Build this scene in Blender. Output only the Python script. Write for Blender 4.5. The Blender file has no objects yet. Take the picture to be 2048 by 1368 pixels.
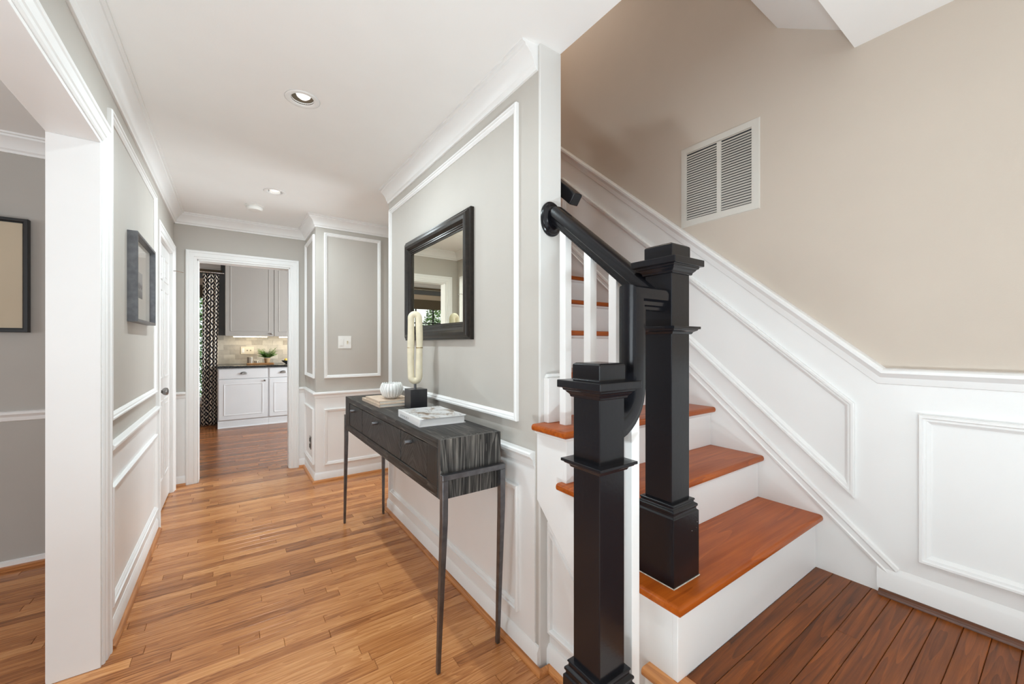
import bpy, math, random
from mathutils import Vector, Matrix
random.seed(7)
R = math.radians
scene = bpy.context.scene
C = scene.collection

# ------------------------------------------------------------------ camera
cam_d = bpy.data.cameras.new('camera')
cam = bpy.data.objects.new('camera', cam_d); C.objects.link(cam)
cam_d.sensor_width = 36.0
cam_d.lens = 797.0 / 2048 * 36
cam_d.shift_y = 4.0 / 2048
cam_d.clip_start = 0.02; cam_d.clip_end = 100
cam.location = (0, 0, 1.27)
cam.rotation_euler = (R(90), 0, -math.atan(558.5 / 797.0))
scene.camera = cam
# ------------------------------------------------------------------ world / exposure
w = bpy.data.worlds.new('world'); scene.world = w; w.use_nodes = True
bg = w.node_tree.nodes['Background']
bg.inputs[0].default_value = (0.86, 0.93, 1.0, 1); bg.inputs[1].default_value = 1.5
scene.view_settings.view_transform = 'Standard'
scene.view_settings.look = 'None'
scene.view_settings.gamma = 1.0
scene.view_settings.use_curve_mapping = False
scene.view_settings.exposure = 0.12
scene.cycles.max_bounces = 14
scene.cycles.diffuse_bounces = 8
scene.cycles.glossy_bounces = 5
scene.cycles.sample_clamp_indirect = 6.0

# ------------------------------------------------------------------ daylight at the windows, and added fill lamps
def area(name, loc, rot, sx, sy, power, col=(1, 1, 1)):
    l = bpy.data.lights.new(name, 'AREA'); l.shape = 'RECTANGLE'
    l.size = sx; l.size_y = sy; l.energy = power; l.color = col
    o = bpy.data.objects.new(name, l); C.objects.link(o)
    o.location = loc; o.rotation_euler = rot
    return o
area('daylight_front_window', (0.20, -3.12, 1.50), (R(105), 0, 0), 1.10, 1.50, 15, (0.86, 0.955, 1.0))
area('daylight_front_door', (1.43, -3.12, 1.40), (R(100), 0, 0), 0.76, 1.80, 2, (0.86, 0.955, 1.0))
area('dining_front_fill', (-2.35, -3.12, 1.50), (R(92), 0, 0), 1.5, 1.55, 24, (0.88, 0.965, 1.0))  # added lamp outside an unseen window, brightens the far hall
area('dining_side_fill', (-4.32, 0.9, 1.40), (R(90), 0, R(-90)), 2.2, 1.5, 42, (0.88, 0.965, 1.0))  # added lamp at an unseen opening, fills the lower right wall
area('daylight_kitchen_window', (-1.20, 9.1, 3.4), (R(50), 0, R(180)), 2.0, 1.2, 220, (0.9, 0.97, 1.0))
area('kitchen_side_fill', (3.05, 6.2, 1.45), (R(90), 0, R(90)), 1.3, 1.3, 120, (0.9, 0.97, 1.0))  # added lamp at the side opening, brightens the kitchen cabinets
area('passage_fill', (2.88, 3.55, 1.45), (R(100), 0, R(90)), 0.7, 1.4, 70, (0.88, 0.96, 1.0))  # added lamp for the far hall; the end wall has no window

# ------------------------------------------------------------------ node helpers / materials
MATS = {}
def srgb(r, g, b):
    f = lambda c: (c / 12.92) if c <= 0.04045 else ((c + 0.055) / 1.055) ** 2.4
    return (f(r / 255), f(g / 255), f(b / 255), 1)
def newmat(name):
    m = bpy.data.materials.new(name); m.use_nodes = True
    nt = m.node_tree; b = nt.nodes['Principled BSDF']
    MATS[name] = m
    return m, nt, b
def N(nt, t, **kw):
    n = nt.nodes.new(t)
    for k, v in kw.items(): setattr(n, k, v)
    return n
def plain(name, col, rough=0.5, metal=0.0, var=0.03, bump=0.0, bscale=200, spec=0.5, scale=6.0):
    m, nt, b = newmat(name)
    tc = N(nt, 'ShaderNodeTexCoord')
    no = N(nt, 'ShaderNodeTexNoise'); no.inputs['Scale'].default_value = scale; no.inputs['Detail'].default_value = 3
    nt.links.new(tc.outputs['Object'], no.inputs['Vector'])
    ra = N(nt, 'ShaderNodeValToRGB')
    c = Vector(col[:3])
    ra.color_ramp.elements[0].position = 0.3; ra.color_ramp.elements[1].position = 0.7
    ra.color_ramp.elements[0].color = (*(c * (1 - var)), 1); ra.color_ramp.elements[1].color = (*(c * (1 + var)), 1)
    nt.links.new(no.outputs['Fac'], ra.inputs['Fac']); nt.links.new(ra.outputs['Color'], b.inputs['Base Color'])
    b.inputs['Roughness'].default_value = rough; b.inputs['Metallic'].default_value = metal
    b.inputs['Specular IOR Level'].default_value = spec
    if bump > 0:
        n2 = N(nt, 'ShaderNodeTexNoise'); n2.inputs['Scale'].default_value = bscale; n2.inputs['Detail'].default_value = 2
        nt.links.new(tc.outputs['Object'], n2.inputs['Vector'])
        bm = N(nt, 'ShaderNodeBump'); bm.inputs['Strength'].default_value = bump; bm.inputs['Distance'].default_value = 0.002
        nt.links.new(n2.outputs['Fac'], bm.inputs['Height']); nt.links.new(bm.outputs['Normal'], b.inputs['Normal'])
    return m
plain('white_paint', (0.85, 0.85, 0.845), 0.38, var=0.01, bump=0.06, bscale=120)
plain('ceiling_paint', (0.88, 0.88, 0.87), 0.85, var=0.008, bump=0.08, bscale=160)
plain('greige_paint', (0.505, 0.475, 0.435), 0.65, var=0.012, bump=0.10, bscale=260)
plain('soft_white', (0.68, 0.67, 0.65), 0.5, var=0.01, bump=0.06, bscale=120)
plain('tan_wall', (0.55, 0.475, 0.405), 0.65, var=0.012, bump=0.10, bscale=260)  # warmer wall tone than the hall greige, used in the stairwell
plain('taupe_paint', (0.45, 0.425, 0.395), 0.65, var=0.012, bump=0.10, bscale=260)
plain('slate_paint', (0.16, 0.17, 0.18), 0.6, var=0.02)
plain('black_gloss', (0.007, 0.007, 0.009), 0.22, var=0.1, bump=0.10, bscale=90, spec=0.36)
plain('black_satin', (0.013, 0.013, 0.014), 0.42, var=0.1)
plain('gunmetal', (0.15, 0.15, 0.158), 0.36, metal=0.85, var=0.2, scale=30)
plain('pewter', (0.28, 0.27, 0.26), 0.28, metal=1.0, var=0.05)
plain('chrome', (0.75, 0.74, 0.72), 0.15, metal=1.0, var=0.02)
plain('brass', (0.45, 0.33, 0.14), 0.35, metal=1.0)
plain('block_black', (0.022, 0.022, 0.026), 0.30, var=0.2, bump=0.1, bscale=60)
plain('cream_ceramic', (0.74, 0.67, 0.50), 0.6, var=0.07, scale=25, bump=0.25, bscale=90)
plain('white_ceramic', (0.82, 0.82, 0.81), 0.35, var=0.02)
plain('beige_cloth', (0.62, 0.485, 0.375), 0.8, var=0.06, scale=40)
plain('paper', (0.80, 0.78, 0.72), 0.8, var=0.03, scale=60)
plain('white_plastic', (0.80, 0.79, 0.76), 0.4, var=0.01)
plain('almond_plastic', (0.72, 0.66, 0.52), 0.4, var=0.01)
plain('cabinet_grey', (0.40, 0.375, 0.35), 0.42, var=0.01)
plain('cabinet_white', (0.76, 0.77, 0.79), 0.42, var=0.01)
plain('black_stone', (0.015, 0.015, 0.016), 0.12, var=0.3, scale=40)
plain('grout', (0.50, 0.47, 0.42), 0.9)
plain('bulb_glass', (0.72, 0.71, 0.69), 0.3)
plain('dark_void', (0.02, 0.018, 0.015), 0.8)
plain('vent_inside', (0.03, 0.03, 0.032), 0.8)
plain('vent_paint', (0.62, 0.59, 0.54), 0.45, var=0.01)
plain('casing_beige', (0.60, 0.50, 0.40), 0.5)
plain('shade_brown', (0.14, 0.11, 0.075), 0.9)
plain('terracotta', (0.45, 0.30, 0.16), 0.8, var=0.1)
plain('leaf_green', (0.10, 0.22, 0.03), 0.55, var=0.45, scale=14)
plain('hedge_green', (0.13, 0.24, 0.07), 0.6, var=0.6, scale=7)
plain('bark', (0.12, 0.08, 0.05), 0.9, var=0.3)
plain('grass', (0.16, 0.26, 0.07), 0.9, var=0.4, scale=5)
plain('orange_peel', (0.75, 0.30, 0.04), 0.5)
plain('lemon_peel', (0.75, 0.52, 0.10), 0.5)
plain('grey_bowl', (0.08, 0.09, 0.09), 0.4)
plain('stripe_dark', (0.06, 0.035, 0.02), 0.4)
plain('stripe_light', (0.75, 0.68, 0.55), 0.5)
plain('caulk', (0.7, 0.66, 0.58), 0.8, var=0.2, scale=60)

def chipped_mat():
    m, nt, b = newmat('black_chipped')
    tc = N(nt, 'ShaderNodeTexCoord')
    vo = N(nt, 'ShaderNodeTexVoronoi'); vo.inputs['Scale'].default_value = 75
    no = N(nt, 'ShaderNodeTexNoise'); no.inputs['Scale'].default_value = 9; no.inputs['Detail'].default_value = 3
    n2 = N(nt, 'ShaderNodeTexNoise'); n2.inputs['Scale'].default_value = 400
    for n in (vo, no, n2): nt.links.new(tc.outputs['Object'], n.inputs['Vector'])
    a = N(nt, 'ShaderNodeMath', operation='MULTIPLY_ADD'); a.inputs[1].default_value = 0.18; nt.links.new(n2.outputs['Fac'], a.inputs[0]); nt.links.new(vo.outputs['Distance'], a.inputs[2])
    lt = N(nt, 'ShaderNodeMath', operation='LESS_THAN'); lt.inputs[1].default_value = 0.175; nt.links.new(a.outputs[0], lt.inputs[0])
    gt = N(nt, 'ShaderNodeMath', operation='GREATER_THAN'); gt.inputs[1].default_value = 0.66; nt.links.new(no.outputs['Fac'], gt.inputs[0])
    mu = N(nt, 'ShaderNodeMath', operation='MULTIPLY'); nt.links.new(lt.outputs[0], mu.inputs[0]); nt.links.new(gt.outputs[0], mu.inputs[1])
    mx = N(nt, 'ShaderNodeMix', data_type='RGBA'); mx.inputs[6].default_value = (0.007, 0.007, 0.009, 1); mx.inputs[7].default_value = (0.55, 0.53, 0.50, 1)
    nt.links.new(mu.outputs[0], mx.inputs[0]); nt.links.new(mx.outputs[2], b.inputs['Base Color'])
    b.inputs['Roughness'].default_value = 0.22; b.inputs['Specular IOR Level'].default_value = 0.36
    n3 = N(nt, 'ShaderNodeTexNoise'); n3.inputs['Scale'].default_value = 90; nt.links.new(tc.outputs['Object'], n3.inputs['Vector'])
    bm = N(nt, 'ShaderNodeBump'); bm.inputs['Strength'].default_value = 0.10; bm.inputs['Distance'].default_value = 0.002
    nt.links.new(n3.outputs['Fac'], bm.inputs['Height']); nt.links.new(bm.outputs['Normal'], b.inputs['Normal'])
chipped_mat()
def mirror_mat():
    m, nt, b = newmat('mirror_glass')
    b.inputs['Base Color'].default_value = (0.80, 0.78, 0.66, 1)
    b.inputs['Metallic'].default_value = 1; b.inputs['Roughness'].default_value = 0.012
mirror_mat()
def glass_mat():
    m, nt, b = newmat('pane_glass')
    b.inputs['Base Color'].default_value = (1, 1, 1, 1)
    b.inputs['Roughness'].default_value = 0.0; b.inputs['IOR'].default_value = 1.05
    b.inputs['Transmission Weight'].default_value = 1.0
glass_mat()
def emit(name, col, s):
    m, nt, b = newmat(name)
    b.inputs['Base Color'].default_value = (0.8, 0.8, 0.8, 1)
    b.inputs['Emission Color'].default_value = (*col, 1); b.inputs['Emission Strength'].default_value = s
emit('under_cabinet_glow', (1.0, 0.80, 0.52), 15)
emit('bulb_lit', (1.0, 0.98, 0.95), 0.75)
emit('stair_fill_glow', (1.0, 0.88, 0.74), 24)  # glow of the globe added in the stairwell

def wood(name, stops, rough, grain_axis='X', fine=1.0, coat=0.0, rnd_amt=0.5, contrast=1.0, bump=0.15, rings=1.0):
    """plank wood: colour by per-plank 'rnd' attribute, streaks along the grain axis plus cathedral figure"""
    m, nt, b = newmat(name)
    tc = N(nt, 'ShaderNodeTexCoord')
    at = N(nt, 'ShaderNodeAttribute', attribute_name='rnd')
    mul = N(nt, 'ShaderNodeVectorMath', operation='MULTIPLY')
    cmb = N(nt, 'ShaderNodeCombineXYZ')
    for i in range(3):
        nt.links.new(at.outputs['Fac'], cmb.inputs[i])
    nt.links.new(cmb.outputs[0], mul.inputs[0]); mul.inputs[1].default_value = (37.0, 21.0, 13.0)
    add = N(nt, 'ShaderNodeVectorMath', operation='ADD')
    nt.links.new(tc.outputs['Object'], add.inputs[0]); nt.links.new(mul.outputs[0], add.inputs[1])
    mp = N(nt, 'ShaderNodeMapping')
    k = {'X': (1.6, 42, 42), 'Y': (42, 1.6, 42), 'Z': (42, 42, 1.6)}[grain_axis]
    mp.inputs['Scale'].default_value = tuple(v * fine for v in k)
    nt.links.new(add.outputs[0], mp.inputs['Vector'])
    n1 = N(nt, 'ShaderNodeTexNoise'); n1.inputs['Scale'].default_value = 2.2; n1.inputs['Detail'].default_value = 6; n1.inputs['Roughness'].default_value = 0.65
    nt.links.new(mp.outputs[0], n1.inputs['Vector'])
    mp2 = N(nt, 'ShaderNodeMapping')
    k2 = {'X': (1.1, 13, 13), 'Y': (13, 1.1, 13), 'Z': (13, 13, 1.1)}[grain_axis]
    mp2.inputs['Scale'].default_value = tuple(v * fine for v in k2)
    nt.links.new(add.outputs[0], mp2.inputs['Vector'])
    n2 = N(nt, 'ShaderNodeTexNoise'); n2.inputs['Scale'].default_value = 1.0; n2.inputs['Detail'].default_value = 1.5
    nt.links.new(mp2.outputs[0], n2.inputs['Vector'])
    m1 = N(nt, 'ShaderNodeMath', operation='MULTIPLY'); m1.inputs[1].default_value = 11.0 * rings
    nt.links.new(n2.outputs['Fac'], m1.inputs[0])
    m2 = N(nt, 'ShaderNodeMath', operation='FRACT'); nt.links.new(m1.outputs[0], m2.inputs[0])
    # fac = .5*noise + .22*rings + rnd
    a1 = N(nt, 'ShaderNodeMath', operation='MULTIPLY'); a1.inputs[1].default_value = 0.85 * contrast
    nt.links.new(n1.outputs['Fac'], a1.inputs[0])
    a2 = N(nt, 'ShaderNodeMath', operation='MULTIPLY_ADD'); a2.inputs[1].default_value = 0.20 * contrast
    nt.links.new(m2.outputs[0], a2.inputs[0]); nt.links.new(a1.outputs[0], a2.inputs[2])
    a3 = N(nt, 'ShaderNodeMath', operation='MULTIPLY_ADD'); a3.inputs[1].default_value = rnd_amt
    nt.links.new(at.outputs['Fac'], a3.inputs[0]); nt.links.new(a2.outputs[0], a3.inputs[2])
    a4 = N(nt, 'ShaderNodeMath', operation='SUBTRACT'); a4.inputs[1].default_value = 0.5 * rnd_amt + 0.52 * contrast - 0.5
    nt.links.new(a3.outputs[0], a4.inputs[0])
    ra = N(nt, 'ShaderNodeValToRGB')
    els = ra.color_ramp.elements
    for i, (p, c) in enumerate(stops):
        e = els[i] if i < 2 else els.new(p)
        e.position = p; e.color = c
    nt.links.new(a4.outputs[0], ra.inputs['Fac']); nt.links.new(ra.outputs['Color'], b.inputs['Base Color'])
    b.inputs['Roughness'].default_value = rough
    if name.startswith(('black', 'landing', 'tread')): b.inputs['Specular IOR Level'].default_value = 0.3
    b.inputs['Coat Weight'].default_value = coat; b.inputs['Coat Roughness'].default_value = 0.18
    if bump:
        bm = N(nt, 'ShaderNodeBump'); bm.inputs['Strength'].default_value = bump; bm.inputs['Distance'].default_value = 0.001
        nt.links.new(n1.outputs['Fac'], bm.inputs['Height']); nt.links.new(bm.outputs['Normal'], b.inputs['Normal'])
    return m
oak = [(0.05, srgb(104, 56, 26)), (0.95, srgb(230, 170, 110)), (0.36, srgb(172, 109, 60)), (0.62, srgb(203, 138, 82))]
wood('oak_floor', [(0.05, srgb(100, 54, 24)), (0.95, srgb(222, 164, 108)), (0.36, srgb(166, 105, 58)), (0.62, srgb(195, 132, 79))], 0.23, 'X', fine=1.35, rnd_amt=0.45, contrast=1.2)
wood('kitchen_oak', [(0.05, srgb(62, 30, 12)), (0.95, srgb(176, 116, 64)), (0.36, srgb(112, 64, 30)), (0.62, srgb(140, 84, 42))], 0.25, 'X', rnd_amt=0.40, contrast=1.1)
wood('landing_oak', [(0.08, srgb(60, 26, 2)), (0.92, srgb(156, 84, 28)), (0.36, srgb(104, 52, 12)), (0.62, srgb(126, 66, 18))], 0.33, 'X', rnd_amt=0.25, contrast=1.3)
wood('tread_oak', [(0.08, srgb(108, 44, 4)), (0.92, srgb(204, 112, 38)), (0.36, srgb(152, 70, 14)), (0.62, srgb(176, 88, 24))], 0.32, 'X', fine=0.7, rnd_amt=0.15)
wood('shoe_oak', oak, 0.35, 'Y', rnd_amt=0.2)
wood('shoe_oak_x', oak, 0.35, 'X', rnd_amt=0.2)
wood('shoe_dark', [(0.08, srgb(52, 24, 8)), (0.92, srgb(132, 76, 36)), (0.36, srgb(84, 44, 18)), (0.62, srgb(104, 56, 24))], 0.35, 'Y', rnd_amt=0.2)
blk = [(0.30, (0.004, 0.004, 0.004, 1)), (0.85, (0.22, 0.20, 0.175, 1)), (0.48, (0.014, 0.013, 0.012, 1)), (0.64, (0.05, 0.046, 0.042, 1))]
wood('black_wood_y', blk, 0.42, 'Y', fine=1.2, rnd_amt=0.1, bump=0.9, contrast=1.35)
wood('black_wood_front', [(0.25, (0.006, 0.006, 0.006, 1)), (0.95, (0.035, 0.033, 0.030, 1)), (0.5, (0.011, 0.0105, 0.010, 1)), (0.72, (0.02, 0.019, 0.018, 1))], 0.40, 'Z', fine=1.2, rnd_amt=0.1, bump=0.5, contrast=1.1)
wood('black_wood_z', [(0.28, (0.010, 0.010, 0.010, 1)), (0.85, (0.26, 0.24, 0.215, 1)), (0.46, (0.035, 0.033, 0.031, 1)), (0.62, (0.10, 0.093, 0.085, 1))], 0.5, 'Z', fine=1.25, rnd_amt=0.1, bump=0.9, contrast=1.25)
wood('tray_wood', [(0.1, srgb(120, 80, 45)), (0.9, srgb(200, 150, 95)), (0.4, srgb(150, 105, 60)), (0.6, srgb(170, 120, 70))], 0.5, 'X', rnd_amt=0.1)
plain('frame_brown', (0.016, 0.012, 0.009), 0.30, spec=0.32, var=0.35, scale=45, bump=0.08, bscale=150)

def drawer_mat():
    """chevron grain: streaks lean one way on one half of each drawer and the other way on the other"""
    m, nt, b = newmat('chevron_wood')
    tc = N(nt, 'ShaderNodeTexCoord'); sp = N(nt, 'ShaderNodeSeparateXYZ')
    uv = N(nt, 'ShaderNodeUVMap', uv_map='UVMap')
    nt.links.new(uv.outputs[0], sp.inputs[0])
    ab = N(nt, 'ShaderNodeMath', operation='ABSOLUTE'); nt.links.new(sp.outputs[0], ab.inputs[0])
    sm = N(nt, 'ShaderNodeMath', operation='ADD'); nt.links.new(ab.outputs[0], sm.inputs[0]); nt.links.new(sp.outputs[1], sm.inputs[1])
    df = N(nt, 'ShaderNodeMath', operation='SUBTRACT'); nt.links.new(ab.outputs[0], df.inputs[0]); nt.links.new(sp.outputs[1], df.inputs[1])
    cm = N(nt, 'ShaderNodeCombineXYZ')
    s1 = N(nt, 'ShaderNodeMath', operation='MULTIPLY'); s1.inputs[1].default_value = 90; nt.links.new(sm.outputs[0], s1.inputs[0])
    s2 = N(nt, 'ShaderNodeMath', operation='MULTIPLY'); s2.inputs[1].default_value = 7; nt.links.new(df.outputs[0], s2.inputs[0])
    nt.links.new(s1.outputs[0], cm.inputs[0]); nt.links.new(s2.outputs[0], cm.inputs[1])
    no = N(nt, 'ShaderNodeTexNoise'); no.inputs['Scale'].default_value = 1.0; no.inputs['Detail'].default_value = 5
    nt.links.new(cm.outputs[0], no.inputs['Vector'])
    ra = N(nt, 'ShaderNodeValToRGB'); e = ra.color_ramp.elements
    e[0].position = 0.40; e[0].color = (0.004, 0.004, 0.004, 1); e[1].position = 0.70; e[1].color = (0.055, 0.052, 0.050, 1)
    nt.links.new(no.outputs['Fac'], ra.inputs['Fac']); nt.links.new(ra.outputs[0], b.inputs['Base Color'])
    b.inputs['Roughness'].default_value = 0.42; b.inputs['Specular IOR Level'].default_value = 0.3
    bm = N(nt, 'ShaderNodeBump'); bm.inputs['Strength'].default_value = 0.8; bm.inputs['Distance'].default_value = 0.0015
    nt.links.new(no.outputs['Fac'], bm.inputs['Height']); nt.links.new(bm.outputs['Normal'], b.inputs['Normal'])
drawer_mat()

def curtain_mat():
    """navy ground with a cream interlocking diamond key"""
    m, nt, b = newmat('key_cloth')
    uv = N(nt, 'ShaderNodeUVMap', uv_map='UVMap'); sp = N(nt, 'ShaderNodeSeparateXYZ'); nt.links.new(uv.outputs[0], sp.inputs[0])
    def tri(out, s, off=0.0):
        a = N(nt, 'ShaderNodeMath', operation='MULTIPLY_ADD'); a.inputs[1].default_value = s; a.inputs[2].default_value = off
        nt.links.new(out, a.inputs[0])
        f = N(nt, 'ShaderNodeMath', operation='FRACT'); nt.links.new(a.outputs[0], f.inputs[0])
        g = N(nt, 'ShaderNodeMath', operation='SUBTRACT'); g.inputs[1].default_value = 0.5; nt.links.new(f.outputs[0], g.inputs[0])
        h = N(nt, 'ShaderNodeMath', operation='ABSOLUTE'); nt.links.new(g.outputs[0], h.inputs[0])
        return h.outputs[0], g.outputs[0]
    tu, su = tri(sp.outputs[0], 5.0); tv, sv = tri(sp.outputs[1], 5.6)
    ad = N(nt, 'ShaderNodeMath', operation='ADD'); nt.links.new(tu, ad.inputs[0]); nt.links.new(tv, ad.inputs[1])
    # a slight spiral shift so that diamonds read as keys
    gt = N(nt, 'ShaderNodeMath', operation='GREATER_THAN'); gt.inputs[1].default_value = 0.0; nt.links.new(su, gt.inputs[0])
    sh = N(nt, 'ShaderNodeMath', operation='MULTIPLY_ADD'); sh.inputs[1].default_value = 0.1667
    nt.links.new(gt.outputs[0], sh.inputs[0]); nt.links.new(ad.outputs[0], sh.inputs[2])
    ml = N(nt, 'ShaderNodeMath', operation='MULTIPLY'); ml.inputs[1].default_value = 3.0; nt.links.new(sh.outputs[0], ml.inputs[0])
    fr = N(nt, 'ShaderNodeMath', operation='FRACT'); nt.links.new(ml.outputs[0], fr.inputs[0])
    th = N(nt, 'ShaderNodeMath', operation='GREATER_THAN'); th.inputs[1].default_value = 0.54; nt.links.new(fr.outputs[0], th.inputs[0])
    mx = N(nt, 'ShaderNodeMix', data_type='RGBA')
    mx.inputs[6].default_value = (0.010, 0.010, 0.017, 1); mx.inputs[7].default_value = (0.72, 0.65, 0.56, 1)
    nt.links.new(th.outputs[0], mx.inputs[0]); nt.links.new(mx.outputs[2], b.inputs['Base Color'])
    b.inputs['Roughness'].default_value = 0.9; b.inputs['Specular IOR Level'].default_value = 0.1
curtain_mat()

def tile_mat():
    m, nt, b = newmat('splash_tile')
    at = N(nt, 'ShaderNodeObjectInfo')
    tc = N(nt, 'ShaderNodeTexCoord'); no = N(nt, 'ShaderNodeTexNoise'); no.inputs['Scale'].default_value = 22; no.inputs['Detail'].default_value = 4
    nt.links.new(tc.outputs['Object'], no.inputs['Vector'])
    a = N(nt, 'ShaderNodeMath', operation='MULTIPLY_ADD'); a.inputs[1].default_value = 0.45
    nt.links.new(no.outputs['Fac'], a.inputs[0]); 
    s = N(nt, 'ShaderNodeMath', operation='MULTIPLY'); s.inputs[1].default_value = 0.7; nt.links.new(at.outputs['Random'], s.inputs[0]); nt.links.new(s.outputs[0], a.inputs[2])
    ra = N(nt, 'ShaderNodeValToRGB'); e = ra.color_ramp.elements
    e[0].position = 0.1; e[0].color = srgb(158, 150, 138); e[1].position = 0.95; e[1].color = srgb(212, 205, 190)
    nt.links.new(a.outputs[0], ra.inputs['Fac']); nt.links.new(ra.outputs[0], b.inputs['Base Color']); b.inputs['Roughness'].default_value = 0.35
tile_mat()

def seascape_mat():
    """small print: pale sky, grey headland, dark water"""
    m, nt, b = newmat('sea_print')
    tc = N(nt, 'ShaderNodeUVMap', uv_map='UVMap'); sp = N(nt, 'ShaderNodeSeparateXYZ'); nt.links.new(tc.outputs[0], sp.inputs[0])
    no = N(nt, 'ShaderNodeTexNoise'); no.inputs['Scale'].default_value = 4; nt.links.new(tc.outputs[0], no.inputs['Vector'])
    a = N(nt, 'ShaderNodeMath', operation='MULTIPLY_ADD'); a.inputs[1].default_value = 0.30; nt.links.new(no.outputs['Fac'], a.inputs[0]); nt.links.new(sp.outputs[1], a.inputs[2])
    ra = N(nt, 'ShaderNodeValToRGB'); e = ra.color_ramp.elements
    e[0].position = 0.2; e[0].color = (0.10, 0.11, 0.12, 1); e[1].position = 1.0; e[1].color = (0.50, 0.50, 0.50, 1)
    for p, c in ((0.42, 0.22), (0.5, 0.36), (0.56, 0.13), (0.68, 0.20), (0.74, 0.42)):
        q = e.new(p); q.color = (c, c, c * 1.03, 1)
    nt.links.new(a.outputs[0], ra.inputs['Fac']); nt.links.new(ra.outputs[0], b.inputs['Base Color']); b.inputs['Roughness'].default_value = 0.6
seascape_mat()
def linen_mat():
    m, nt, b = newmat('linen_canvas')
    tc = N(nt, 'ShaderNodeTexCoord'); no = N(nt, 'ShaderNodeTexNoise'); no.inputs['Scale'].default_value = 3; no.inputs['Detail'].default_value = 8
    nt.links.new(tc.outputs['Object'], no.inputs['Vector'])
    ra = N(nt, 'ShaderNodeValToRGB'); e = ra.color_ramp.elements
    e[0].color = (0.50, 0.42, 0.31, 1); e[1].color = (0.60, 0.51, 0.385, 1)
    nt.links.new(no.outputs['Fac'], ra.inputs['Fac']); nt.links.new(ra.outputs[0], b.inputs['Base Color']); b.inputs['Roughness'].default_value = 0.9
linen_mat()
def cover_mat():
    """printed jacket: pale room photograph with dark furniture outlines and a brown rug"""
    m, nt, b = newmat('book_jacket')
    uv = N(nt, 'ShaderNodeUVMap', uv_map='UVMap')
    no = N(nt, 'ShaderNodeTexNoise'); no.inputs['Scale'].default_value = 3.2; no.inputs['Detail'].default_value = 3; no.inputs['Distortion'].default_value = 0.6
    nt.links.new(uv.outputs[0], no.inputs['Vector'])
    ra = N(nt, 'ShaderNodeValToRGB'); e = ra.color_ramp.elements
    e[0].position = 0.30; e[0].color = (0.05, 0.045, 0.04, 1); e[1].position = 0.60; e[1].color = (0.66, 0.66, 0.66, 1)
    for p, c in ((0.38, (0.28, 0.20, 0.14)), (0.43, (0.52, 0.50, 0.48)), (0.475, (0.70, 0.70, 0.70)), (0.49, (0.16, 0.15, 0.15)), (0.505, (0.62, 0.62, 0.62))):
        q = e.new(p); q.color = (*c, 1)
    nt.links.new(no.outputs['Fac'], ra.inputs['Fac']); nt.links.new(ra.outputs[0], b.inputs['Base Color']); b.inputs['Roughness'].default_value = 0.3
cover_mat()

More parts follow.
